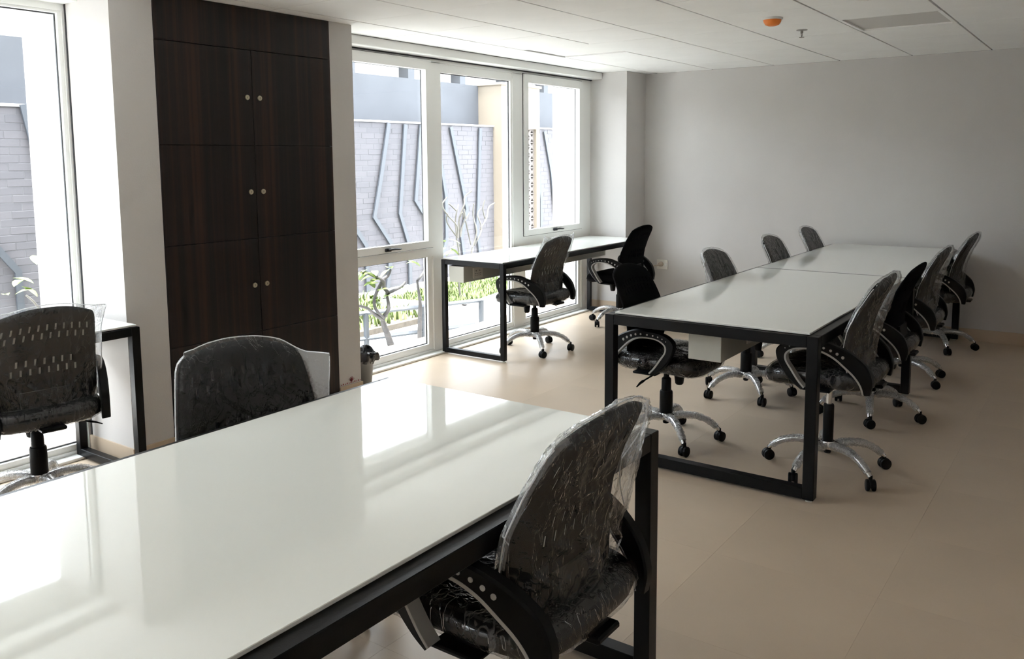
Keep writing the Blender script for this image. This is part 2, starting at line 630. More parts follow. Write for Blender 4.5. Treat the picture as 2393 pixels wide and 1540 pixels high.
# ------------------------------------------------------------------ windows
def ring(mb, u0, u1, z0, z1, w, v0, v1, wz0=None, wz1=None, mi=0):
    wz0 = w if wz0 is None else wz0
    wz1 = w if wz1 is None else wz1
    mb.uvbox(u0, u0 + w, v0, v1, z0, z1, mi)
    mb.uvbox(u1 - w, u1, v0, v1, z0, z1, mi)
    mb.uvbox(u0 + w, u1 - w, v0, v1, z0, z0 + wz0, mi)
    mb.uvbox(u0 + w, u1 - w, v0, v1, z1 - wz1, z1, mi)


def pane(root, u0, u1, z0, z1, v=-0.43):
    MB().uvbox(u0, u1, v - .003, v + .003, z0, z1).build('pane', M['pane'], root)


def gasket_shade(root, u0, u1, z0, z1, v):  # black gasket ring that also draws the reveal shade around the glass
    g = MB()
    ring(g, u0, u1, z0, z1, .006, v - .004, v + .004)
    g.build('gasket_shade', M['gasket_shade'], root)


def window_empty(name):
    o = bpy.data.objects.new(name, None)
    COL.objects.link(o)
    return struct(o)


def handle(root, u, z, v):
    h = MB()
    h.bbox(u - .055, u + .005, -(v + .016), -v, z - .013, z + .013, .004)
    h.tube([W(u - .03, v + .02, z + .002), W(u + .02, v + .028, z + .004), W(u + .075, v + .03, z - .001), W(u + .095, v + .028, z)], [.010, .010, .008, .004], 8, .8)
    h.build('handle', M['gasket_shade'], root, True)


w2 = window_empty('window_2')
fr = MB()
V0, V1 = -0.47, -0.402
fr.uvbox(3.815, 3.875, V0, V1, 0, 2.30)
fr.uvbox(5.012, 5.128, V0, V1, 0.0, 2.26)
fr.uvbox(6.095, 6.243, V0, V1, 0.0, 2.26)
fr.uvbox(7.262, 7.43, V0, V1, 0, 2.30)
fr.uvbox(3.875, 7.262, V0, V1, 2.255, 2.30)
fr.uvbox(3.875, 5.012, V0, V1, 0.775, 0.838)
fr.uvbox(6.243, 7.262, V0, V1, 0.742, 0.825)
for a, b in ((3.875, 5.012), (5.128, 6.095), (6.243, 7.262)):
    fr.uvbox(a, b, V0, V1, 0.0, 0.035)
fr.build('frame', M['upvc'], w2)
b = MB()                                            # glazing beads of the fixed lights
ring(b, 5.128, 6.095, 0.035, 2.255, .018, -0.455, -0.412, .04, .066)
ring(b, 3.875, 5.012, 0.035, 0.775, .055, -0.455, -0.412, .048, .006)
ring(b, 6.243, 7.262, 0.035, 0.742, .05, -0.455, -0.412, .042, .006)
b.build('glazing_bead', M['upvc'], w2)
for u0, u1, z0, z1 in ((3.885, 5.004, 0.845, 2.268), (6.250, 7.253, 0.832, 2.262)):
    sa = MB()
    ring(sa, u0, u1, z0, z1, .062, -0.44, -0.384, .052, .074)
    so = sa.build('sash', M['upvc'], w2)
    gasket_shade(so, u0 + .058, u1 - .058, z0 + .048, z1 - .07, -0.436)
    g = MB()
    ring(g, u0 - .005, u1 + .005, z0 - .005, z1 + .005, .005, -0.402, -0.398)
    g.build('gasket_shade', M['gasket_shade'], so)  # dark ring drawn as the shade between sash and frame
    pane(w2, u0 + .058, u1 - .058, z0 + .045, z1 - .07, -0.425)
pane(w2, 5.14, 6.085, 0.07, 2.20)
pane(w2, 3.92, 4.965, 0.08, 0.772)
pane(w2, 6.28, 7.22, 0.073, 0.74)
gasket_shade(w2, 5.146, 6.077, 0.075, 2.189, -0.436)
gasket_shade(w2, 3.93, 4.957, 0.083, 0.769, -0.436)
gasket_shade(w2, 6.293, 7.212, 0.077, 0.736, -0.436)
handle(w2, 4.512, 0.868, -0.384)
handle(w2, 6.766, 0.86, -0.384)
MB().bbox(3.815, 7.43, .335, .402, 0.0, 0.016, .003).build('threshold', M['upvc'], w2)
MB().uvbox(3.815, 7.43, -0.41, -0.385, 2.281, 2.2878).build('dark_line', M['gasket_shade'], w2)

w1 = window_empty('window_1')
fr = MB()
fr.uvbox(2.236, 2.312, V0, V1, 0, 2.31)
fr.uvbox(-1.36, -1.28, V0, V1, 0, 2.31)
fr.uvbox(1.08, 1.20, V0, V1, 0.0, 2.27)
fr.uvbox(-0.12, 0.0, V0, V1, 0.0, 2.27)
fr.uvbox(-1.28, 2.236, V0, V1, 2.268, 2.31)
for a, b_ in ((-1.28, -0.12), (0.0, 1.08), (1.2, 2.236)):
    fr.uvbox(a, b_, V0, V1, 0.0, 0.035)
fr.build('frame', M['upvc'], w1)
b = MB()
for a, b_ in ((-1.28, -0.12), (0.0, 1.08), (1.2, 2.236)):
    ring(b, a, b_, 0.035, 2.268, .018, -0.455, -0.412, .03, .012)
    pane(w1, a + .012, b_ - .012, 0.06, 2.26)
    gasket_shade(w1, a + .017, b_ - .017, 0.066, 2.256, -0.438)
b.build('glazing_bead', M['upvc'], w1)
MB().bbox(-1.36, 2.25, .335, .402, 0.0, 0.016, .003).build('threshold', M['upvc'], w1)
MB().uvbox(2.2465, 2.2505, -0.398, -0.388, 0.1, 2.30).build('dark_line', M['gasket_shade'], w1)  # thin dark line along the gap between frame and reveal

w3 = window_empty('added_window_3')  # unseen window behind the camera, added to let more daylight in
fr = MB()
for a in (-6.6, -5.39, -4.14, -2.98):
    fr.uvbox(a, a + .08, V0, V1, 0, 2.31)
fr.uvbox(-6.52, -2.98, V0, V1, 2.268, 2.31)
fr.uvbox(-6.52, -2.98, V0, V1, 0.0, 0.05)
fr.build('frame', M['upvc'], w3)
for a, b_ in ((-6.52, -5.39), (-5.31, -4.14), (-4.06, -2.98)):
    pane(w3, a, b_, 0.05, 2.268)

# ------------------------------------------------------------------ built-in wardrobe
wr = thing('wardrobe', 'tall built-in wardrobe with dark wood grain doors between the two windows', 'wardrobe', W(3.05, 0, 0))
U0, U1, UM = 2.474, 3.627, 3.0505
ux = lambda u: u - 3.05
c = MB()
c.box(ux(U0), ux(U1), .022, .44, 0.0, 2.35)
c.build('carcass', M['wood'], wr)
MB().bbox(ux(U0) + .001, ux(U1) - .001, -.004, .022, 2.124, 2.349, .0015).build('fascia_panel', M['wood'], wr)
MB().bbox(ux(U0) + .001, ux(U1) - .001, .0, .022, 0.0, 0.075, .0015).build('plinth', M['wood'], wr)
rows = [(1.606, 2.121), (1.0915, 1.603), (0.563, 1.0885), (0.078, 0.560)]
for z0, z1 in rows:
    for u0, u1, ku in ((U0 + .001, UM - .0015, 3.0125), (UM + .0015, U1 - .001, 3.096)):
        dr = MB().bbox(ux(u0), ux(u1), -.004, .02, z0, z1, .0015).build('door', M['wood'], wr)
        kz = (z0 + z1) / 2 + .002
        k = MB()
        k.lathe([(.0, .0), (.0135, .0), (.0145, .003), (.0135, .007), (.009, .008), (.008, .0062), (.0, .0062)], 20, (ux(ku), -.004, kz), 'y')
        for i in range(len(k.v)):
            x, y, z = k.v[i]
            k.v[i] = (x, -.004 - (y + .004), z)
        k.box(ux(ku) - .0012, ux(ku) + .0012, -.0108, -.0095, kz - .005, kz + .005, 1)
        k.build('knob', [M['brass'], M['pin']], dr, True)

# red printed border and flower on the pier's skirting
fs = thing('floral_sticker', 'red flower motif with a dotted border stuck on the skirting beside the wardrobe', 'sticker', W(3.72, 0.0095, 0.10))
bd = MB()
for k in range(11):
    bd.lathe([(0, 0), (.0052 if k % 2 else .0036, 0), (.0052 if k % 2 else .0036, .0008), (0, .0008)], 8, (-.085 + .0165 * k, -.0005, .012 + (.002 if k % 2 else 0)), 'y')
bd.build('dotted_border', M['redprint'], fs)
bd = MB()
for k in range(7):
    a = R(-60 + 20 * k)
    p0 = Vector((0, -.0008, .018))
    p1 = p0 + Vector((math.sin(a) * .03, 0, math.cos(a) * .034))
    bd.tube([p0, (p0 + p1) / 2 + Vector((0, 0, .002)), p1], [.0015, .0032, .0015], 6, .3)
bd.build('flower_motif', M['redprint'], fs)


# ------------------------------------------------------------------ desks
def desk(label, u0, u1, v0, v1, mids, tube, tray, name='workstation_desk', gi=0.044, group=None, sockets=(), cuts=None, feet=True):
    root = thing(name, label, 'desk', W((u0 + u1) / 2, (v0 + v1) / 2, 0), 0, group or 'white glass desks with black frames')
    cx, cyv = (u0 + u1) / 2, (v0 + v1) / 2
    X = lambda u: u - cx
    Y = lambda v: -(v - cyv)
    zt = 0.7455
    T = tube
    frames = [u0] + [m - T / 2 for m in mids] + [u1 - T]
    for fu in frames:
        for va in (v0, v1 - T):
            lg = MB().bbox(X(fu), X(fu + T), Y(va + T), Y(va), 0.012, zt, .002).build('leg', M['black'], root)
            if feet:
                MB().lathe([(0, 0), (.016, 0), (.016, .004), (.006, .006), (.006, .0125), (0, .0125)], 12, (X(fu + T / 2), Y(va + T / 2), 0)).build('leveling_foot', M['plate'], lg, True)
        MB().bbox(X(fu), X(fu + T), Y(v1 - T), Y(v0 + T), zt - T, zt, .002).build('cross_bar', M['black'], root)
        MB().bbox(X(fu), X(fu + T), Y(v1 - T), Y(v0 + T), 0.012, 0.012 + T, .002).build('floor_bar', M['black'], root)
    for i in range(len(frames) - 1):
        a, b = frames[i] + T, frames[i + 1]
        for va in (v0, v1 - T):
            MB().bbox(X(a), X(b), Y(va + T), Y(va), zt - T, zt, .002).build('side_rail', M['black'], root)
    edges = [u0 + gi * .6] + list(mids) + [u1 - gi * .6]
    for i in range(len(edges) - 1):
        a = edges[i] + (.010 if i else 0)
        b = edges[i + 1] - (.010 if i < len(edges) - 2 else 0)
        g = MB()
        g.bbox(X(a), X(b), Y(v1 - gi), Y(v0 + gi), 0.7475, 0.7565, .0012)
        g.build('glass_top', M['glass_top'], root)
        MB().bbox(X(a) + .03, X(b) - .03, Y(v1 - gi - .03), Y(v0 + gi + .03), 0.7405, 0.7475, .001).build('backing_board', M['black'], root)
    for m_ in mids:
        MB().bbox(X(m_ - .0085), X(m_ + .0085), Y(v1 - gi), Y(v0 + gi), 0.7455, 0.7568, .001).build('joint_strip', M['black'], root)
    if tray:
        ta, tb, tv0, tv1, tz0, tz1 = tray
        tr = MB().bbox(X(ta), X(tb), Y(tv1), Y(tv0), tz0, tz1, .002)
        tro = tr.build('cable_tray', M['tray'], root)
        for su, side in sockets:
            p = MB()
            yy = Y(tv1) if side > 0 else Y(tv0)
            sg = -1 if side > 0 else 1
            y0, y1 = sorted((yy, yy + sg * .007))
            zc = (tz0 + tz1) / 2
            p.bbox(X(su) - .062, X(su) + .062, y0, y1, zc - .042, zc + .042, .002)
            fy = yy + sg * .0072
            for ox in (-.026, .02):
                for dx, dz, r in ((0, .016, .0042), (-.010, -.006, .0036), (.010, -.006, .0036), (-.012, -.020, .003), (.009, -.020, .003)):
                    p.box(X(su) + ox + dx - r, X(su) + ox + dx + r, min(fy, fy + sg * .0006), max(fy, fy + sg * .0006), zc + dz - r, zc + dz + r, 1)
            p.build('socket_plate', [M['plate'], M['pin']], tro)
    return root


dA = desk('large white glass desk in the foreground with black metal frame', -2.0, 2.172, 1.824, 2.8915, [0.09], .05, (-1.8, 1.9, 2.26, 2.43, .54, .68))
dB = desk('long white glass bench desk mid-room with four chairs on each side', 3.697, 7.80, 1.8597, 2.9082, [5.785], .05, (3.85, 7.5, 2.243, 2.412, .537, .682), sockets=((4.25, 1), (5.2, 1)))
dC = desk('narrow white glass desk standing against the window right of the wardrobe', 5.0507, 7.3242, -0.3558, 0.2469, [], .037, (5.062, 7.28, -0.285, -0.140, .575, .700), name='window_desk', gi=.012, sockets=((5.235, 1),))
dD = desk('narrow glass desk by the left window, mostly hidden behind a chair', -0.1, 2.205, -0.396, 0.190, [], .04, (0.0, 2.15, -0.29, -0.15, .575, .70), name='window_desk', gi=.014)

# ------------------------------------------------------------------ office chair geometry (local: +y is forward)
ZB, ZT = 0.445, 0.925


def ws(s):      # half width of the back by height fraction
    pts = [(0, .175), (.06, .200), (.2, .222), (.4, .226), (.6, .219), (.8, .208), (.92, .199), (.97, .190), (.99, .180), (1, .166)]
    for (a, wa), (b, wb) in zip(pts, pts[1:]):
        if s <= b:
            t = (s - a) / (b - a)
            return wa + (wb - wa) * t
    return pts[-1][1]


def yback(z):
    pts = [(.42, -.165), (.50, -.147), (.60, -.141), (.68, -.154), (.78, -.192), (.86, -.233), (.95, -.275)]
    for (a, wa), (b, wb) in zip(pts, pts[1:]):
        if z <= b:
            t = max(0, (z - a) / (b - a))
            return wa + (wb - wa) * t
    return pts[-1][1]


def back_pt(xf, s, side):
    ztop = ZT - .032 * abs(xf) ** 2.3
    z = ZB + (ztop - ZB) * s
    x = xf * ws(s)
    th = .040 * math.sqrt(max(0.02, 1 - abs(xf) ** 5)) * math.sqrt(max(0.03, 1 - (2 * s - 1) ** 12))
    y = yback(z) + .024 * (x / .22) ** 2 + side * th / 2
    return (x, y, z)


def back_mesh():
    cols = {}
    for k in range(11):
        cols[round(-.80 + .16 * k, 4)] = 'a'
    for k in range(10):
        cols[round(-.72 + .16 * k, 4)] = 'b'
    hw = .021
    xs = sorted(set([-1, -.985, -.95, -.9, .9, .95, .985, 1] + [round(c + d, 4) for c in cols for d in (-hw, hw)]))
    zrow = [(.838, 'a', 1), (.800, 'b', 1), (.685, 'a', .5), (.645, 'b', .66)]
    holes = []
    ss = set([0, .03, .06, .12, .2, .28, .36, .58, .66, .90, .94, .97, .99, 1.0])
    for z, kind, lim in zrow:
        s0, s1 = (z - .0145 - ZB) / (ZT - ZB), (z + .0145 - ZB) / (ZT - ZB)
        ss |= {round(s0, 4), round(s1, 4)}
        for c, k in cols.items():
            if k == kind and abs(c) <= lim:
                holes.append((c, round(s0, 4), round(s1, 4)))
    ss = sorted(ss)
    hs = set()
    for c, s0, s1 in holes:
        i = xs.index(round(c - hw, 4))
        j = ss.index(s0)
        hs.add((i, j))
    mb = MB()
    nx, ns = len(xs), len(ss)
    for side in (1, -1):
        for s in ss:
            for x in xs:
                mb.v.append(back_pt(x, s, side))
    N = nx * ns
    id_ = lambda i, j, b: b * N + j * nx + i
    for j in range(ns - 1):
        for i in range(nx - 1):
            if (i, j) in hs:
                q = [(i, j), (i + 1, j), (i + 1, j + 1), (i, j + 1)]
                for k in range(4):
                    p, r = q[k], q[(k + 1) % 4]
                    mb.f.append((id_(*p, 0), id_(*r, 0), id_(*r, 1), id_(*p, 1)))
            else:
                mb.f.append((id_(i + 1, j, 0), id_(i, j, 0), id_(i, j + 1, 0), id_(i + 1, j + 1, 0)))
                mb.f.append((id_(i, j, 1), id_(i + 1, j, 1), id_(i + 1, j + 1, 1), id_(i, j + 1, 1)))
    for j in range(ns - 1):
        mb.f.append((id_(0, j, 0), id_(0, j, 1), id_(0, j + 1, 1), id_(0, j + 1, 0)))
        mb.f.append((id_(nx - 1, j, 1), id_(nx - 1, j, 0), id_(nx - 1, j + 1, 0), id_(nx - 1, j + 1, 1)))
    for i in range(nx - 1):
        mb.f.append((id_(i, 0, 1), id_(i, 0, 0), id_(i + 1, 0, 0), id_(i + 1, 0, 1)))
        mb.f.append((id_(i, ns - 1, 0), id_(i, ns - 1, 1), id_(i + 1, ns - 1, 1), id_(i + 1, ns - 1, 0)))
    mb.mi = [0] * len(mb.f)
    ln = MB()  # pale fills that imitate light shining through the slots
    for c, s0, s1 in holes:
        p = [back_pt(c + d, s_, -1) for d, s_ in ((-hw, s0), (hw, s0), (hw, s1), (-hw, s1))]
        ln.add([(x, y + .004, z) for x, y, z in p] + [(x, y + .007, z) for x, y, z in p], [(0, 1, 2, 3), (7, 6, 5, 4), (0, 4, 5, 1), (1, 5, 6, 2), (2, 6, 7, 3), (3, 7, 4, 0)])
    return mb.mesh('backrest', M['fabric'], True, 50), ln.mesh('slot_light_fill', M['strip'])


def seat_rings(off=0.0, wr=0.0, seed=0):
    prof = [(.398, .55), (.402, .86), (.420, .965), (.445, 1.0), (.468, .985), (.484, .93), (.492, .82), (.494, .6), (.490, .3), (.488, .02)]
    seg = 72
    rnd = random.Random(seed)
    ph = [rnd.uniform(0, 6.28) for _ in range(6)]
    mb = MB()
    for z, sc in prof:
        for k in range(seg):
            a = 2 * PI * k / seg
            ca, sa = math.cos(a), math.sin(a)
            e = 2 / 4.6
            x = math.copysign(abs(ca) ** e, ca) * .242 * sc
            y = math.copysign(abs(sa) ** e, sa) * .250 * sc + .015
            zz = z
            if y > .08:
                zz -= .030 * ((y - .08) / .185) ** 2
            if wr:
                f = abs(math.sin(9 * a + ph[0] + z * 40)) ** .5 * .5 + abs(math.sin(17 * a + ph[1] - z * 70)) ** .5 * .4 + .3 * math.sin(31 * a + ph[2])
                d = off + wr * f
                n = Vector((x, y - .015, (z - .44) * 2.2)).normalized()
                x, y, zz = x + n.x * d, y + n.y * d, zz + n.z * d
            mb.v.append((x, y, zz))
    n = len(prof)
    for i in range(n - 1):
        for k in range(seg):
            k2 = (k + 1) % seg
            mb.f.append((i * seg + k, i * seg + k2, (i + 1) * seg + k2, (i + 1) * seg + k))
    mb.f.append(tuple(range(seg))[::-1])
    mb.f.append(tuple((n - 1) * seg + k for k in range(seg)))
    mb.mi = [0] * len(mb.f)
    return mb


ARM_IN = [(.036, .413), (.065, .445), (.098, .493), (.122, .530), (.120, .562), (.085, .585), (.03, .592), (-.035, .584), (-.095, .558), (-.147, .52), (-.195, .48), (-.226, .44), (-.240, .402)]
ARM_OUT = [(.052, .398), (.090, .425), (.135, .472), (.166, .530), (.170, .578), (.128, .613), (.06, .628), (-.04, .631), (-.13, .606), (-.20, .572), (-.258, .525), (-.284, .46), (-.274, .400)]


def smooth_line(p, n=4):
    out = []
    for i in range(len(p) - 1):
        p0 = p[max(i - 1, 0)]
        p1, p2 = p[i], p[i + 1]
        p3 = p[min(i + 2, len(p) - 1)]
        for k in range(n):
            t = k / n
            out.append(tuple(.5 * ((2 * b) + (-a + c) * t + (2 * a - 5 * b + 4 * c - d) * t * t + (-a + 3 * b - 3 * c + d) * t ** 3)
                             for a, b, c, d in zip(p0, p1, p2, p3)))
    out.append(p[-1])
    return out


AI, AO = smooth_line(ARM_IN), smooth_line(ARM_OUT)
G = {}
G['arm'] = MB().band(AI, AO, -.019, .019, r=.006).mesh('armrest', M['plastic'], True, 40)
st = MB()
SI = [(a[0] + (b[0] - a[0]) * .02, a[1] + (b[1] - a[1]) * .02) for a, b in zip(AI, AO)]
def toward(a, b, d):
    v = Vector((b[0] - a[0], b[1] - a[1]))
    v.normalize()
    return (a[0] + v.x * d, a[1] + v.y * d)
SO = [toward(a, b, .0075) for a, b in zip(AI, AO)]
SI = [toward(a, b, -.0015) for a, b in zip(AI, AO)]
st.band(SI, SO, -.0205, .0205, r=.001)
G['strip'] = st.mesh('trim_strip', M['strip'], True, 40)
G['studs'] = []
for k in range(10):
    f = 18 + k * 1.75
    i = int(f)
    t = f - i
    a = tuple(AI[i][q] * (1 - t) + AI[i + 1][q] * t for q in (0, 1))
    b = tuple(AO[i][q] * (1 - t) + AO[i + 1][q] * t for q in (0, 1))
    c = (a[0] * .52 + b[0] * .48, a[1] * .52 + b[1] * .48)
    r = .0028 + .00055 * k
    G['studs'].append((MB().lathe([(0, -.0205), (r * .8, -.0203), (r, -.019), (r, .019), (r * .8, .0203), (0, .0205)], 10, (0, 0, 0), 'x').mesh('stud', M['strip'], False), c))
G['back'], G['slot_light'] = back_mesh()
G['seat'] = seat_rings().mesh('seat', M['fabric'], True, 60)
G['seatfilm'] = seat_rings(.004, .006, 3).mesh('seat_cover', M['film'], True, 180)
lg = MB()
pth = smooth_line([(.02, 0, .122), (.08, 0, .138), (.15, 0, .136), (.21, 0, .118), (.255, 0, .090), (.283, 0, .063)], 4)
n = len(pth)
lg.tube(pth, [.021 - .008 * i / (n - 1) for i in range(n)], 12, .8)
G['leg'] = lg.mesh('base_leg', M['chrome'], True, 60)
lg = MB()
rnd = random.Random(5)
sp_ = smooth_line([(.045, 0, .130), (.08, 0, .138), (.15, 0, .136), (.21, 0, .118), (.255, 0, .090), (.268, 0, .078)], 9)
n = len(sp_)
seg = 20
lg.tube(sp_, [(.0245 - .007 * i / (n - 1)) for i in range(n)], seg, .85, cap=False)
for i in range(len(lg.v)):
    x, y, z = lg.v[i]
    r = i // seg
    k = rnd.uniform(-.0022, .0030)
    cx_, cz_ = sp_[r][0], sp_[r][2]
    d = Vector((x - cx_, y, z - cz_)).normalized() * k
    lg.v[i] = (x + d.x, y + d.y, z + d.z)
G['sleeve'] = lg.mesh('film_sleeve', M['sleeve'], True, 180)
ca = MB()
for sx in (-1, 1):
    ca.lathe([(0, -.0085), (.021, -.0085), (.0265, -.006), (.0275, 0), (.0265, .006), (.021, .0085), (0, .0085)], 20, (0, sx * .0135, .0275), 'y')
hood = []
for k in range(9):
    a = R(-10 + 200 * k / 8)
    hood.append((.0285 * math.cos(a), .0275 + .0285 * math.sin(a)))
hi = [(p[0] * .9, .0275 + (p[1] - .0275) * .9) for p in hood]
hb = MB().band(hi, hood, -.007, .007, r=.001)
ca.add([(p[1], p[0], p[2]) for p in hb.v], [f[::-1] for f in hb.f])
ca.lathe([(0, .05), (.009, .05), (.009, .072), (0, .072)], 12, (-.004, 0, 0))
G['caster'] = ca.mesh('caster', M['plastic'], True, 45)
hu = MB().lathe([(0, .108), (.020, .108), (.020, .114), (.030, .116), (.036, .122), (.037, .142), (.032, .150), (0, .150)], 24)
G['hub'] = hu.mesh('base_hub', M['chrome'], True, 40)
G['hubcap'] = MB().lathe([(0, .088), (.014, .088), (.017, .092), (.017, .108), (0, .108)], 16).mesh('hub_cap', M['plastic'], True, 40)
G['lift'] = MB().lathe([(0, .146), (.033, .146), (.036, .150), (.035, .262), (.032, .270), (.0265, .272), (.0255, .335), (.020, .342), (.015, .344), (.015, .385), (0, .385)], 28).mesh('gas_lift', M['plastic'], True, 40)
G['liftlow'] = MB().lathe([(0, .146), (.024, .146), (.025, .150), (.025, .325), (.022, .332), (0, .332)], 28).mesh('gas_lift', M['plastic'], True, 40)
G['piston'] = MB().lathe([(0, .330), (.014, .330), (.014, .46), (0, .46)], 20).mesh('piston', M['chrome'], True, 40)
me_ = MB()
me_.bbox(-.075, .075, -.11, .09, .372, .400, .008)
me_.bbox(-.10, .10, -.15, -.09, .385, .405, .006)
me_.bbox(-.262, .262, -.07, .06, .392, .405, .004)
me_.bbox(-.05, .05, -.25, -.12, .392, .410, .005)
G['mech'] = me_.mesh('tilt_mechanism', M['plastic'], True, 40)
kn = MB().lathe([(0, .296), (.016, .296), (.022, .302), (.029, .352), (.030, .372), (.016, .376), (0, .376)], 20, (0, .075, 0))
G['knob'] = kn.mesh('tension_knob', M['plastic'], True, 40)
lv = MB().tube([(.06, .0, .385), (.10, 0, .382), (.125, -.01, .365), (.19, -.03, .348), (.205, -.032, .345)], .0045, 8)
lv.tube([(.200, -.031, .346), (.212, -.035, .343), (.235, -.04, .335), (.262, -.045, .322)], [.006, .010, .008, .004], 8, .6)
G['lever'] = lv.mesh('height_lever', M['plastic'], True, 40)
brk = MB().band([(-.165, .425), (-.150, .50), (-.150, .56)], [(-.20, .41), (-.178, .50), (-.170, .56)], -.10, .10, r=.008)
G['bracket'] = brk.mesh('back_bracket', M['plastic'], True, 40)


def interp(s, pts):
    return np.interp(s, [p[0] for p in pts], [p[1] for p in pts])


def bag_mesh(seed, left=.03, right=.03, zb=.50, ztop=.945, flare_l=.0, flare_r=.0, lift_l=0.0, lift_r=0.0, amp=1.0, gather=0.0, puff=0.008, ncr=16, sql=0.0, sqr=0.0, film='film', rear=0.0):
    # polythene sack pulled over the backrest: two sheets over a rectangle, wider than the back
    rs = np.random.RandomState(seed)
    nx, nz = 110, 84
    a = np.linspace(-1, 1, nx)
    s = np.linspace(0, 1, nz)
    A, S = np.meshgrid(a, s)
    Wt = np.vectorize(ws)
    zt = ZT
    ztop = ZT + .012
    Zr = zb + (ztop - zb) * S
    sb = np.clip((Zr - ZB) / (zt - ZB), 0, 1)
    wb = Wt(sb)
    wmaxL, wmaxR = .226 + left, .226 + right
    # sack edge: follows the back near the bottom, opens out to the sack corner near the top
    flL = np.clip((S - .15) / .85, 0, 1) ** 1.2
    wsq = np.where(sb > .8, Wt(np.full_like(sb, .8)), wb)
    wbl, wbr = wb + (wsq - wb) * sql, wb + (wsq - wb) * sqr
    wl_ = wbl + .005 + left * (.25 + .75 * np.sin(np.clip(S * 1.15, 0, 1) * PI * .62)) + flare_l * flL
    wr_ = wbr + .005 + right * (.25 + .75 * np.sin(np.clip(S * 1.15, 0, 1) * PI * .62)) + flare_r * flL
    top = np.clip((S - .9) / .1, 0, 1)
    X = np.where(A < 0, A * wl_, A * wr_)
    xf = np.clip(np.abs(X) / wb, 0, 1)
    # top edge dips between the corners like cloth over the rounded top
    ztopx = np.where(np.abs(X) < wb, zt + .012 - .03 * xf ** 2.6, 0)
    corner = np.clip((np.abs(X) - .14) / .08, 0, 1)
    lift = np.where(X < 0, lift_l, lift_r)
    zedge = zt + .012 - .032 * np.minimum(np.abs(X) / .17, 1.15) ** 2.3 - .22 * np.clip(np.abs(X) - .2, 0, 1) + corner * lift
    Z = zb + (zedge - zb) * S
    ztc = ZT - .032 * xf ** 2.3
    sb2 = (Z - ZB) / (ztc - ZB)
    inside = np.where((np.abs(X) < wb) & (sb2 < 1.0), 1, 0)
    th = .040 * np.sqrt(np.clip(1 - xf ** 5, .02, 1)) * np.sqrt(np.clip(1 - np.abs(2 * np.clip(sb2, 0, 1) - 1) ** 12, .03, 1))
    dist = np.clip(np.abs(X) - wb, 0, 1)
    over = np.clip((sb2 - 1) * (ZT - ZB), 0, 1)
    edge = .012 * np.exp(-dist / .05) * np.exp(-over / .012) + .002
    half = np.where(inside > 0, th / 2 + .007 + puff * (1 - xf ** 2) * (1 - np.clip(sb2, 0, 1) ** 8), edge)
    YC = np.interp(Z, [.42, .50, .60, .68, .78, .86, .95, 1.05], [-.165, -.147, -.141, -.154, -.192, -.233, -.275, -.315]) + .024 * np.clip(np.abs(X) / .22, 0, 1.05) ** 2
    # drooping, waving loose sides
    YC = YC + np.where(dist > 0, dist * .25 * np.sin(Z * 17 + seed), 0)
    mb = MB()
    for side in (1, -1):
        D = np.zeros_like(X)
        for k in range(ncr):
            x0, z0 = rs.uniform(-.24, .24), rs.uniform(zb, ztop)
            if rs.rand() < .45:
                gx = gather if rs.rand() < .7 else rs.uniform(-.2, .2)
                x1, z1 = gx + rs.uniform(-.02, .02), zb + rs.uniform(-.02, .03)
                z0 = rs.uniform(zb + .2, ztop)
            else:
                an = rs.normal(PI / 2, .55)
                ln = rs.uniform(.12, .32)
                x1, z1 = x0 + math.cos(an) * ln, z0 + math.sin(an) * ln
            dx, dz = x1 - x0, z1 - z0
            L2 = dx * dx + dz * dz
            T = np.clip(((X - x0) * dx + (Z - z0) * dz) / L2, 0, 1)
            d = np.hypot(X - x0 - T * dx, Z - z0 - T * dz)
            sg = .005 + .007 * rs.rand()
            D += rs.uniform(.003, .009) * np.exp(-(d / sg) ** 1.3) * (.35 + .65 * np.sin(T * PI))
        ph = rs.uniform(0, 6.28, 8)
        wv = np.abs(np.sin(X * 55 + Z * 23 + ph[0] + 1.5 * np.sin(Z * 19 + ph[1]))) ** .6 * .0028
        wv += np.abs(np.sin(X * 31 - Z * 61 + ph[2] + 1.2 * np.sin(X * 27 + ph[3]))) ** .6 * .0022
        wv += .0012 * np.sin(X * 160 + ph[4] + 3 * np.sin(Z * 45)) * np.sin(Z * 120 + ph[5])
        D = (D + wv) * amp * np.clip(1 - np.abs(A) ** 12, .15, 1)
        Y = YC + side * (half + D) - (rear * np.sin(np.clip(S, 0, 1) * PI) ** 1.5 * np.clip(1 - np.abs(A) ** 6, 0, 1) * np.clip(.4 + .8 * A, .1, 1) if side < 0 else 0)
        mb.v += list(zip(X.ravel().tolist(), Y.ravel().tolist(), Z.ravel().tolist()))
    N = nx * nz
    for j in range(nz - 1):
        for i in range(nx - 1):
            p = j * nx + i
            mb.f.append((p + 1, p, p + nx, p + nx + 1))
            mb.f.append((N + p, N + p + 1, N + p + nx + 1, N + p + nx))
    for j in range(nz - 1):
        p, q = j * nx, j * nx + nx - 1
        mb.f.append((p, N + p, N + p + nx, p + nx))
        mb.f.append((N + q, q, q + nx, N + q + nx))
    o = (nz - 1) * nx
    for i in range(nx - 1):
        mb.f.append((o + i, N + o + i, N + o + i + 1, o + i + 1))
    XL = np.abs(X).ravel() - wb.ravel()
    XL = np.concatenate([XL, XL]) > .008
    mb.mi = [2 if all(XL[q] for q in f) else 0 for f in mb.f]
    V = mb.v
    for col_ in (0, nx - 1):
        mb.tube([tuple((Vector(V[j * nx + col_]) + Vector(V[N + j * nx + col_])) / 2) for j in range(0, nz, 3)], .0022, 5, mi=1)
    mb.tube([tuple((Vector(V[o + i]) + Vector(V[N + o + i])) / 2) for i in range(0, nx, 3)], .0020, 5, mi=1)
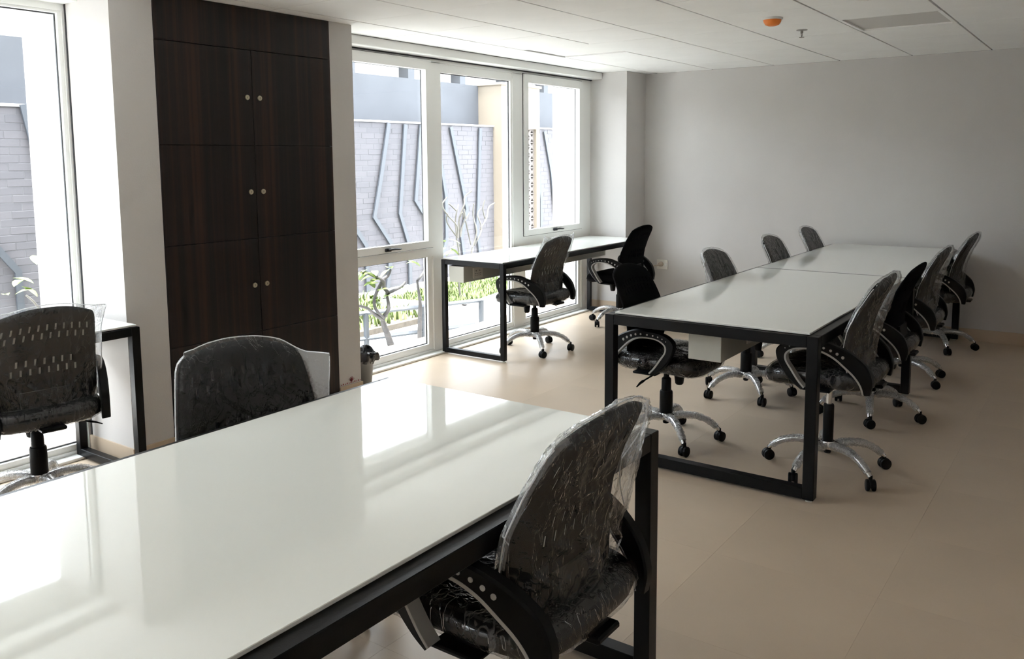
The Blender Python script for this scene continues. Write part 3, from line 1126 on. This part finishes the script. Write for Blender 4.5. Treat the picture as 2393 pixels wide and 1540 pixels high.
    return mb.mesh('plastic_cover', [M[film], M['hem'], M['loose']], True, 180)


CHAIRS = 0


def sweep_in(p, sx):
    # the rear end of each arm runs in towards the seat
    t = max(0.0, min(1.0, -p[1] / .28)) ** 1.2
    return (p[0] - sx * .058 * t, p[1] + .042 * t, p[2])


for part in ('arm', 'strip'):
    for sx in (-1, 1):
        mm = G[part].copy()
        for vt in mm.vertices:
            vt.co = sweep_in(vt.co, sx)
        G[part, sx] = mm


def chair(label, u, v, deg, base_th, bag=None, seatfilm=True, group=None, raise_=0.0, name='office_chair', back_rz=0):
    """deg: 0 looks at the windows, 180 looks into the room; base_th: angle of one base leg in the u/v plane"""
    global CHAIRS
    CHAIRS += 1
    rnd = random.Random(CHAIRS * 13)
    r = thing(name, label, 'chair', W(u, v, 0), R(deg), group or GL)
    link('base_hub', G['hub'], r)
    link('hub_cap', G['hubcap'], r)
    for k in range(5):
        a = R(-base_th - 72 * k - deg)
        lo = link('base_leg', G['leg'], r, rot=(0, 0, a))
        link('film_sleeve', G['sleeve'], lo)
        link('caster', G['caster'], lo, loc=(.287, 0, 0), rot=(0, 0, rnd.uniform(-1.2, 1.2)))
    if raise_ > .03:
        link('gas_lift', G['liftlow'], r)
        link('piston', G['piston'], r)
    else:
        link('gas_lift', G['lift'], r)
    up_ = (0, 0, raise_)
    link('tilt_mechanism', G['mech'], r, loc=up_)
    link('tension_knob', G['knob'], r, loc=up_)
    link('height_lever', G['lever'], r, loc=up_)
    link('back_bracket', G['bracket'], r, loc=up_)
    se = link('seat', G['seat'], r, loc=up_)
    if seatfilm:
        link('seat_cover', G['seatfilm'], se)
    bk = link('backrest', G['back'], r, loc=up_)
    if bag:
        link('plastic_cover', bag_mesh(**bag), bk)
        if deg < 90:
            link('slot_light_fill', G['slot_light'], bk)['kind'] = 'stuff'  # pale fill brightens the slots as if lit from behind
    for sx in (-1, 1):
        ar = link('armrest', G['arm', sx], r, loc=(sx * .272, 0, raise_))
        link('trim_strip', G['strip', sx], ar)
        for sm, c in G['studs']:
            link('stud', sm, ar, sweep_in((0, c[0], c[1]), sx))
    return r


GL = 'office chairs in the room'
chair('wrapped black chair at the left window desk, its slotted back turned to us', 1.755, .085, -9, 20,
      dict(seed=1, left=.01, right=.018, flare_r=.012, sqr=1, sql=1, lift_r=.02, lift_l=.02, zb=.47, gather=.05))
chair('plastic-wrapped black chair behind the foreground desk, facing us in front of the wardrobe', 1.637, 1.80, 157, 40,
      dict(film='tight', seed=2, left=.005, right=.004, flare_l=.085, sql=1, lift_l=-.02, lift_r=.015, zb=.52, puff=.005))
chair('large plastic-wrapped black chair in the foreground right, tucked under the near desk', 1.60, 2.80, 0, 10,
      dict(seed=3, left=.004, right=.15, flare_r=-.11, sql=.6, rear=.05, lift_r=.0, zb=.47, amp=1.3, gather=.04, puff=.012, ncr=26), True, None, .055)
chair('plastic-wrapped black chair at the narrow window desk, with a puffy bag top', 5.545, .19, 0, 62,
      dict(seed=4, left=.002, right=.0, lift_l=.055, lift_r=.055, sql=1, sqr=1, zb=.47, gather=.05))
chair('bare black chair at the far end of the window desk, without any plastic', 6.90, .225, -1, 52.8, None, False)
chair('black chair with bare back and wrapped seat at bench desk near left corner', 4.146, 1.99, 180, 64, None, True, None, .018)
chair('wrapped chair on bench desk window side, loose clear flap beside its back', 5.25, 2.03, 180, 68,
      dict(seed=6, left=.0, right=.05, flare_r=.06, sqr=1, lift_r=-.01, zb=.5))
chair('wrapped chair on bench desk window side, second from the far wall', 6.40, 2.02, 180, 30,
      dict(seed=7, left=.0, right=.0, lift_l=.008, zb=.5, puff=.004))
chair('wrapped chair on bench desk window side, nearest the far wall', 7.33, 2.02, 180, 50,
      dict(seed=8, left=.0, right=.006, lift_l=.025, zb=.5, puff=.004))
chair('wrapped chair raised on a chrome piston at the bench desk near right corner', 4.157, 2.841, 0, 52,
      dict(seed=9, left=.002, right=.08, flare_r=-.03, rear=.025, zb=.46, amp=1.2, gather=.05), True, None, .06)
chair('bare-backed black chair on bench desk right side, second from the front', 5.22, 2.79, 0, 22, None, True)
chair('wrapped chair on bench desk right side, third from the front', 6.195, 2.775, 0, 50,
      dict(seed=11, left=.003, right=.08, flare_r=-.03, rear=.03, zb=.47, amp=1.2))
chair('wrapped chair on bench desk right side, last one by the far wall', 7.39, 2.79, 0, 8,
      dict(seed=12, left=.003, right=.03, zb=.47))

# ------------------------------------------------------------------ small room things
sdt = thing('smoke_detector', 'ceiling smoke detector under an orange dust cover', 'detector', W(5.182, 2.166, H))
MB().lathe([(0, -.012), (.058, -.012), (.062, -.006), (.062, 0), (0, 0)], 28).build('detector_base', M['whiteplastic'], sdt, True)
MB().lathe([(0, -.048), (.024, -.047), (.040, -.040), (.050, -.026), (.053, -.012), (0, -.012)], 28).build('dust_cover', M['orange'], sdt, True, 50)
spk = thing('fire_sprinkler', 'small metal fire sprinkler hanging from the ceiling tiles', 'sprinkler', W(5.787, 2.159, H))
MB().lathe([(0, -.004), (.034, -.003), (.036, 0), (0, 0)], 20).build('escutcheon', M['steel'], spk, True)
t = MB().lathe([(0, -.022), (.009, -.022), (.009, -.004), (0, -.004)], 12)
t.tube([(-.008, 0, -.02), (-.011, 0, -.032), (0, 0, -.045)], .0022, 6)
t.tube([(.008, 0, -.02), (.011, 0, -.032), (0, 0, -.045)], .0022, 6)
t.build('sprinkler_body', M['steel'], spk, True)
MB().lathe([(0, -.050), (.016, -.049), (.016, -.047), (0, -.045)], 16).build('deflector', M['steel'], spk, True)

so = thing('wall_socket', 'white socket plate with a round beige plug low on the far wall', 'socket', W(UF, .207, .449))
MB().bbox(-.008, 0, -.060, .060, -.048, .048, .002).build('face_plate', M['plate'], so)
MB().bbox(-.0105, -.008, -.046, -.030, -.014, .014, .001).build('rocker_switch', M['whiteplastic'], so)
MB().lathe([(0, -.040), (.012, -.040), (.022, -.034), (.026, -.012), (.026, -.008), (0, -.008)], 20, (0, 0.012, 0.004), 'x').build('plug', M['beigeplug'], so, True)
cb = MB().tube(smooth_line([W(7.80, .195, .452), W(7.785, .16, .44), W(7.76, .10, .428), W(7.70, .0 + .03, .425), W(7.60, .02, .42), W(7.46, .025, .43)], 5), .006, 8)
tag(cb.build('power_cable', M['beigeplug'], None, True), 'pale power cable running from the wall socket plug towards the window desk', 'cable')

bn = thing('waste_bin', 'grey tapered waste bin with a black liner behind the pier', 'bin', W(3.985, -.195, 0))
o1 = MB()
seg = 36
prof = [(0, 0.0), (.080, 0.0), (.084, .004), (.104, .200), (.108, .204), (.108, .212), (.104, .212), (.081, .008), (0, .008)]
o1.lathe(prof, seg).build('bin_body', M['binbody'], bn, True, 40)
lnr = MB()
rnd = random.Random(3)
pr = [(.098, .15), (.103, .205), (.108, .228), (.113, .236), (.118, .222), (.119, .195), (.113, .178)]
lnr.lathe(pr, 60)
lnr.f = [f for f in lnr.f if len(f) == 4]
lnr.mi = [0] * len(lnr.f)
for i in range(len(lnr.v)):
    x, y, z = lnr.v[i]
    a = math.atan2(y, x)
    k = .008 * math.sin(7 * a + z * 40) + .006 * math.sin(13 * a + 1) + rnd.uniform(-.003, .003)
    q = 1 + (k + .006) / .11 * (1.2 if z > .17 else 0)
    lnr.v[i] = (x * q, y * q, z + (.018 * math.sin(3 * a + .6) + .010 * math.sin(5 * a)) * (1 if z > .19 else .6))
lnr.build('liner_bag', M['liner'], bn, True, 180)

# ------------------------------------------------------------------ courtyard
GZ = -0.30
gp = MB().uvbox(-12, 24, -20, -0.85, GZ - .2, GZ)
struct(gp.build('courtyard_floor', M['paving']))

VB = -4.5
cw = thing('courtyard_wall', 'tall grey courtyard wall of thin stone bricks below a plain rendered upper band', 'wall', W(8, VB, GZ))
cu = lambda u: u - 8
yv = lambda v: -(v - VB)
zz = lambda z: z - GZ
MB().box(cu(-9), cu(20), yv(-4.4985), yv(-4.80), 0, zz(2.034)).build('brick_backing', M['mortar'], cw)
MB().box(cu(-9), cu(20), yv(-4.795), yv(-5.1), zz(2.0), zz(2.722)).build('upper_band', M['upperwall'], cw)
MB().bbox(cu(-9), cu(20), yv(-4.47), yv(-4.80), zz(2.036), zz(2.064), .003).build('coping', M['coping'], cw)
PB, CB = .245, .0742
bm_ = MB().bbox(-PB / 2 + .004, PB / 2 - .004, -.016, .016, -CB / 2 + .0035, CB / 2 - .0035, .002).mesh('brick', M['brick'])
cells = []
nr = int((2.034 - GZ) / CB)
for j in range(nr):
    zc = 2.034 - CB * (j + .5)
    for i in range(-40, 80):
        uc_ = 0.8 + PB * (i + (.5 if j % 2 else 0)) + .02 * ((j * 7) % 3)
        if uc_ > 19.5:
            continue
        cells.append((uc_, zc))
# bricks in view through the two windows, the nearest as single parts
vis = [c for c in cells if (3.4 < c[0] < 4.25 and c[1] > 0.0) or (7.85 < c[0] < 11.3 and c[1] > -.1)]
vis.sort(key=lambda c: c[0] - .15 * c[1])
single = set(vis[:296])
rest = MB()
for (uc_, zc) in cells:
    off = random.uniform(-.002, .002)
    if (uc_, zc) in single:
        link('brick', bm_, cw, (cu(uc_), yv(VB) + off + .012, zz(zc)))
    else:
        rest.box(cu(uc_) - PB / 2 + .004, cu(uc_) + PB / 2 - .004, -.016 + off + .012, .016 + off + .012, zz(zc) - CB / 2 + .0035, zz(zc) + CB / 2 - .0035)
ro = rest.build('brick_cladding', M['brick'], cw)
ro['kind'] = 'stuff'
BARS = [[(3.92, 2.06), (3.99, 1.68), (4.04, 1.42), (4.09, 1.03), (4.1, 0.61)], [(3.51, 0.85), (3.61, 0.72), (3.77, 0.5), (3.77, 0.14), (3.76, -0.17)], [(4.15, 0.64), (4.09, 0.24), (4.02, -0.1)], [(8.82, 2.03), (8.63, 1.24), (8.49, 0.73), (8.81, 0.34), (8.77, -0.01), (8.72, -0.3)], [(9.16, 2.02), (9.01, 0.75), (9.17, 0.34), (9.2, -0.03), (9.2, -0.3)], [(9.5, 2.02), (9.35, 0.92), (9.54, 0.7), (9.61, 0.33), (9.54, -0.3)], [(7.7, 1.3), (8.02, 0.72), (8.14, 0.58), (8.32, 0.35), (8.33, -0.08), (8.33, -0.3)], [(9.80, 2.02), (9.86, 1.7), (9.96, 1.34), (10.04, 0.96), (10.04, 0.32), (9.96, 0.1), (9.9, -.25)], [(10.18, 2.01), (10.48, 0.98), (10.55, 0.73), (10.41, 0.29), (10.46, 0.02), (10.46, -0.3)], [(10.92, 2.01), (10.84, 0.77), (10.8, 0.45), (10.87, 0.01), (10.97, -0.3)], [(12.79, 2.0), (13.02, 1.26), (13.13, 0.51)], [(12.51, 1.67), (12.59, 1.41), (12.67, 0.8), (12.67, 0.35), (12.66, 0.08)]]
for bar in BARS:
    mb = MB()
    hw = .032
    P = [Vector((cu(a), zz(b_))) for a, b_ in bar]
    rows_ = []
    for i, p in enumerate(P):
        d = (P[min(i + 1, len(P) - 1)] - P[max(i - 1, 0)]).normalized()
        nrm = Vector((-d.y, d.x))
        rows_.append((p - nrm * hw, p + nrm * hw))
    for y in (-.045, -.020):
        for a, b_ in rows_:
            mb.v += [(a.x, y, a.y), (b_.x, y, b_.y)]
    n = len(P)
    for i in range(n - 1):
        o = 2 * i
        q = 2 * n
        mb.f += [(o, o + 1, o + 3, o + 2), (q + o, q + o + 2, q + o + 3, q + o + 1), (o, o + 2, q + o + 2, q + o), (o + 1, q + o + 1, q + o + 3, o + 3)]
    mb.f += [(0, 2 * n, 2 * n + 1, 1), (2 * n - 2, 2 * n - 1, 4 * n - 1, 4 * n - 2)]
    mb.mi = [0] * len(mb.f)
    mb.build('zigzag_bar', M['bar'], cw)

# cream pillar with the pierced screen
pu0, pu1, pv0, pv1, pz1 = 11.30, 12.415, -4.80, -4.32, 2.712
pl = thing('garden_pillar', 'cream rendered pillar with a pierced triangle screen in front of the grey wall', 'pillar', W((pu0 + pu1) / 2, pv1, GZ))
pxu = lambda u: u - (pu0 + pu1) / 2
ju0, ju1, jz0, jz1 = 11.46, 12.315, -.1, 2.02
b = MB()
y0, y1 = 0.0, pv1 - pv0
b.box(pxu(pu0), pxu(ju0), y0, y1, 0, zz(pz1))
b.box(pxu(ju1), pxu(pu1), y0, y1, 0, zz(pz1))
b.box(pxu(ju0), pxu(ju1), y0, y1, zz(jz1), zz(pz1))
b.box(pxu(ju0), pxu(ju1), y0, y1, 0, zz(jz0))
b.box(pxu(ju0), pxu(ju1), y0 + .22, y1, zz(jz0), zz(jz1))
b.build('shaft', M['cream'], pl)
MB().bbox(pxu(pu0) - .03, pxu(pu1) + .03, y0 - .03, y1, zz(pz1), zz(pz1) + .04, .004).build('cap', M['cream'], pl)
js = MB()
nc, nrw = 8, 29
cwid, ch_ = (ju1 - ju0) / nc, (jz1 - jz0) / nrw
for j in range(nrw):
    for i in range(nc):
        x0, z0 = pxu(ju0) + i * cwid, zz(jz0) + j * ch_
        m_ = .011
        upside = (i + j) % 2
        o = [(x0, z0), (x0 + cwid, z0), (x0 + cwid, z0 + ch_), (x0, z0 + ch_)]
        if upside:
            tri = [(x0 + m_, z0 + m_), (x0 + cwid - m_, z0 + m_), (x0 + cwid / 2, z0 + ch_ - m_)]
            fc = [(0, 1, 5, 4), (1, 2, 6, 5), (2, 3, 6), (3, 0, 4, 6)]
        else:
            tri = [(x0 + m_, z0 + ch_ - m_), (x0 + cwid - m_, z0 + ch_ - m_), (x0 + cwid / 2, z0 + m_)]
            fc = [(0, 1, 6), (1, 2, 5, 6), (2, 3, 4, 5), (3, 0, 6, 4)]
        vs = [(x, .06, z) for x, z in o + tri] + [(x, .09, z) for x, z in o + tri]
        fs_ = fc + [tuple(k + 7 for k in f[::-1]) for f in fc]
        for k in range(3):
            p, q = 4 + k, 4 + (k + 1) % 3
            fs_.append((p, q, q + 7, p + 7))
        js.add(vs, fs_)
js.build('pierced_screen', M['peach'], pl)

# low rail and planting
rl = thing('garden_rail', 'low dark metal rail outside the window behind the young trees', 'railing', W(5.787, -2.032, GZ))
d = Vector((7.06 - 5.787, 2.032 - 1.514 - 1.036 + .0, 0))
d = Vector((1.273, -0.518, 0))
for zc, r in ((.08, .022), (.335, .022)):
    MB().tube([tuple(Vector((0, 0, zc)) - d * .55), tuple(Vector((0, 0, zc)) + d * 1.02)], r, 4).build('rail_bar', M['rail'], rl)
for k in (-.5, .05, .50, 1.0):
    p = d * k
    MB().bbox(p.x - .02, p.x + .02, p.y - .02, p.y + .02, 0, .34, .002).build('post', M['rail'], rl)

pt_ = thing('planter_box', 'low pale concrete planter with grass beneath the window desk view', 'planter', W(7.29, -1.91, GZ))
A_ = Vector((0, 0, 0))
e1 = Vector((2.2, .44, 0))
e2 = Vector((-.16, 1.15, 0))
def quadwall(mb, a, b_, t, h):
    n_ = Vector((-(b_ - a).y, (b_ - a).x, 0)).normalized() * t
    q = [a, b_, b_ + n_, a + n_]
    mb.add([(p.x, p.y, 0) for p in q] + [(p.x, p.y, h) for p in q], [(3, 2, 1, 0), (4, 5, 6, 7), (0, 1, 5, 4), (1, 2, 6, 5), (2, 3, 7, 6), (3, 0, 4, 7)])
wb_ = MB()
quadwall(wb_, A_, A_ + e1, .07, .205)
quadwall(wb_, A_ + e2, A_, .07, .205)
quadwall(wb_, A_ + e1, A_ + e1 + e2, .07, .205)
quadwall(wb_, A_ + e1 + e2, A_ + e2, .07, .205)
wb_.build('planter_wall', M['planter'], pt_)
q = [A_ + e1 * .02 + e2 * .03, A_ + e1 * .98 + e2 * .03, A_ + e1 * .98 + e2 * .97, A_ + e1 * .02 + e2 * .97]
MB().add([(p.x, p.y, .0) for p in q] + [(p.x, p.y, .175) for p in q], [(3, 2, 1, 0), (4, 5, 6, 7), (0, 1, 5, 4), (1, 2, 6, 5), (2, 3, 7, 6), (3, 0, 4, 7)]).build('soil', M['soil'], pt_)


def grass(name, label, pts_fn, n, h0, h1, seed, wdt=.008):
    rnd = random.Random(seed)
    mb = MB()
    for _ in range(n):
        x, y, z = pts_fn(rnd)
        a = rnd.uniform(0, 6.28)
        h = rnd.uniform(h0, h1)
        lx, ly = math.cos(a) * h * .45, math.sin(a) * h * .45
        w = wdt * rnd.uniform(.6, 1.4)
        dx, dy = -math.sin(a) * w, math.cos(a) * w
        mb.v += [(x - dx, y - dy, z), (x + dx, y + dy, z), (x + dx * .7 + lx * .4, y + dy * .7 + ly * .4, z + h * .6), (x - dx * .7 + lx * .4, y - dy * .7 + ly * .4, z + h * .6), (x + lx, y + ly, z + h)]
        o = len(mb.v) - 5
        mb.f += [(o, o + 1, o + 2, o + 3), (o + 3, o + 2, o + 4)]
    mb.mi = [0] * len(mb.f)
    g = mb.build(name, M['grass'])
    tag(g, label, 'grass')
    g['kind'] = 'stuff'
    return g


def on_planter(rnd):
    a, b_ = rnd.uniform(.03, .97), rnd.uniform(.06, .95)
    p = e1 * a + e2 * b_
    return (7.29 + p.x, 1.91 + p.y, GZ + .175)


grass('grass', 'short green grass growing in the concrete planter', on_planter, 2600, .04, .10, 1)
bed = MB().uvbox(3.9, 7.6, -4.3, -2.35, GZ, GZ + .06)
tag(bed.build('planting_bed', M['soil']), 'soil planting bed behind the dark rail at the foot of the brick wall', 'garden bed')
grass('ground_cover', 'tall bright green ground cover behind the low rail', lambda r: (r.uniform(4.6, 7.55), r.uniform(2.4, 4.2), GZ + .06), 1500, .06, .17, 2, .014)
grass('lawn_strip', 'loose green plants at the foot of the brick wall outside the left window', lambda r: (r.uniform(3.0, 4.6), r.uniform(3.4, 4.2), GZ + .0), 300, .12, .30, 4, .016)


def tree(name, label, v, polys, base_r, tip_r, m, trunks=1, wob=.0):
    b0 = polys[0][0]
    r = thing(name, label, 'tree', W(b0[0], v, b0[1]))
    rnd = random.Random(int(b0[0] * 100))
    for k, pl_ in enumerate(polys):
        mb = MB()
        dv = 0
        pts = []
        for i, (a, b_) in enumerate(pl_):
            pts.append((a - b0[0], rnd.uniform(-.03, .03) * (0 if (i == 0) else 1) - .0, b_ - b0[1]))
        pts = smooth_line(pts, 3)
        r0 = base_r if k < trunks else base_r * .55
        n = len(pts)
        mb.tube(pts, [r0 + (tip_r - r0) * (i / (n - 1)) for i in range(n)], 8)
        mb.build('trunk' if k < trunks else 'branch', m, r, True, 60)
    return r


def leaf(mb, p, d, L, w, droop=.25):
    # pointed oval leaf with a midrib fold
    d = Vector(d).normalized()
    sd_ = d.cross(Vector((0, 0, 1)))
    if sd_.length < .1:
        sd_ = Vector((1, 0, 0))
    sd_.normalize()
    upv = sd_.cross(d)
    prof = [(0, .02), (.15, .35), (.4, .9), (.65, 1.0), (.85, .65), (1, .05)]
    vs, fs_ = [], []
    for t, ww in prof:
        c_ = Vector(p) + d * (L * t) - Vector((0, 0, 1)) * (droop * L * t * t)
        vs += [c_ - sd_ * (w * ww) + upv * (w * ww * .35), c_, c_ + sd_ * (w * ww) + upv * (w * ww * .35)]
    for i in range(len(prof) - 1):
        o = 3 * i
        fs_ += [(o, o + 1, o + 4, o + 3), (o + 1, o + 2, o + 5, o + 4)]
    mb.add(vs, fs_)


def leaves(root, v, base, pts, L, w, seed, per=3):
    rnd = random.Random(seed)
    for (a, b_) in pts:
        for k in range(per):
            mb = MB()
            an = rnd.uniform(0, 6.28)
            leaf(mb, (a - base[0] + rnd.uniform(-.02, .02), rnd.uniform(-.05, .05), b_ - base[1] + rnd.uniform(-.02, .02)), (math.cos(an), math.sin(an) * .7, rnd.uniform(-.5, .5)), L * rnd.uniform(.7, 1.1), w * rnd.uniform(.8, 1.1))
            mb.build('leaf', M['leaf'], root, True, 180)


T1 = [[(7.7, -0.16), (7.69, 0.07), (7.67, 0.41), (7.65, 0.62)], [(7.63, 0.62), (7.61, 0.75), (7.47, 0.88), (7.41, 0.96), (7.41, 1.02), (7.48, 1.09)], [(7.64, 0.62), (7.49, 0.8), (7.45, 0.91)], [(7.63, 0.62), (7.63, 0.81), (7.63, 0.93), (7.68, 1.0)], [(7.63, 0.93), (7.57, 0.99), (7.51, 1.02)], [(7.66, 0.61), (7.7, 0.82), (7.74, 0.99), (7.81, 1.08), (7.89, 1.15)], [(7.7, 0.62), (7.74, 0.74), (7.8, 0.82), (7.85, 0.89)], [(7.7, 0.62), (7.71, 0.8), (7.72, 0.91), (7.8, 0.82)], [(7.8, 0.8), (7.86, 0.69), (7.92, 0.51)], [(7.8, 0.82), (7.81, 0.94)]]
T2 = [[(8.37, -0.13), (8.37, -0.05), (8.44, 0.33), (8.45, 0.42)], [(8.45, 0.43), (8.49, 0.61), (8.48, 0.81), (8.47, 0.96)], [(8.47, 0.43), (8.59, 0.63), (8.57, 0.81), (8.63, 0.89)], [(8.59, 0.63), (8.7, 0.76), (8.82, 0.9), (8.91, 0.95)], [(8.7, 0.76), (8.67, 0.89), (8.69, 1.0)]]
LV1 = [(7.42, 0.61), (7.22, 0.6), (7.5, 0.5), (7.26, 0.48), (7.32, 0.61), (7.19, 0.59), (7.56, 0.49), (7.39, 0.51), (7.22, 0.46)]
T3 = [[(5.93, -0.3), (5.86, -0.14), (5.82, 0.0), (5.87, 0.1), (5.9, 0.25)], [(5.82, 0.0), (5.71, 0.07), (5.61, 0.14), (5.51, 0.18)], [(5.9, 0.25), (5.87, 0.3), (5.81, 0.38), (5.74, 0.43), (5.64, 0.47), (5.52, 0.5)], [(5.81, 0.38), (5.88, 0.42), (5.93, 0.47)], [(5.9, 0.25), (6.05, 0.29), (6.11, 0.33)], [(5.82, 0.37), (5.74, 0.23), (5.72, 0.12), (5.81, 0.02)]]
T4 = [[(6.31, -0.3), (6.32, 0.03), (6.31, 0.12), (6.3, 0.32)], [(6.3, 0.32), (6.39, 0.38), (6.47, 0.43)], [(6.32, 0.12), (6.37, 0.14)]]
LV2 = [(5.51, 0.38), (5.64, 0.38), (5.72, 0.15), (5.9, 0.14), (5.99, 0.25), (5.8, 0.22), (6.2, 0.52), (5.57, 0.52), (5.72, 0.45), (5.76, 0.26), (5.96, 0.49), (5.84, 0.18), (5.63, 0.5)]
LV3 = [(2.67, 0.62), (2.71, 0.72), (2.8, 0.7), (2.76, 0.68), (2.85, 0.86), (2.95, 0.89), (2.97, 0.84), (2.73, 0.6)]
t1 = tree('bare_tree', 'bare pale branching shrub in the planter with a few leaves low down', -2.3, T1, .016, .008, M['bark'])
leaves(t1, -2.3, T1[0][0], LV1, .16, .022, 1, 2)
tree('bare_tree', 'leafless pale sapling in the planter nearer the cream pillar', -2.7, T2, .018, .008, M['bark'])
t3 = tree('young_tree', 'young grey-stemmed tree with big leaves outside beside the waste bin', -1.742, T3, .036, .012, M['barkgrey'])
leaves(t3, -1.742, T3[0][0], LV2, .17, .042, 2, 2)
tree('young_tree', 'slim grey forked trunk with no leaves outside beside the window mullion', -1.726, T4, .024, .012, M['barkgrey'])
t5 = tree('leafy_shrub', 'thin shrub with pale green leaves outside the left window', -2.2, [[(3.02, GZ), (2.99, .1), (2.9, 0.44), (2.87, 0.5), (2.83, 0.56), (2.78, 0.61)], [(2.9, .44), (2.96, .65), (2.98, .84)]], .014, .006, M['bark'])
leaves(t5, -2.2, (3.02, GZ), LV3, .13, .032, 3, 1)

# white building beyond the courtyard
nb = thing('neighbour_building', 'white building with grey columns seen above the courtyard wall', 'building', W(22, -15, GZ))
MB().box(-16, 14, 0, 4, 0, 5.2).build('facade', M['white_render'], nb)
for k in range(9):
    MB().box(-12 + 2.6 * k, -11.7 + 2.6 * k, -.4, 0, 0, 4.9).build('column', M['upperwall'], nb)
MB().box(-16, 14, -.5, 0, 4.9, 5.2).build('roof_edge', M['white_render'], nb)
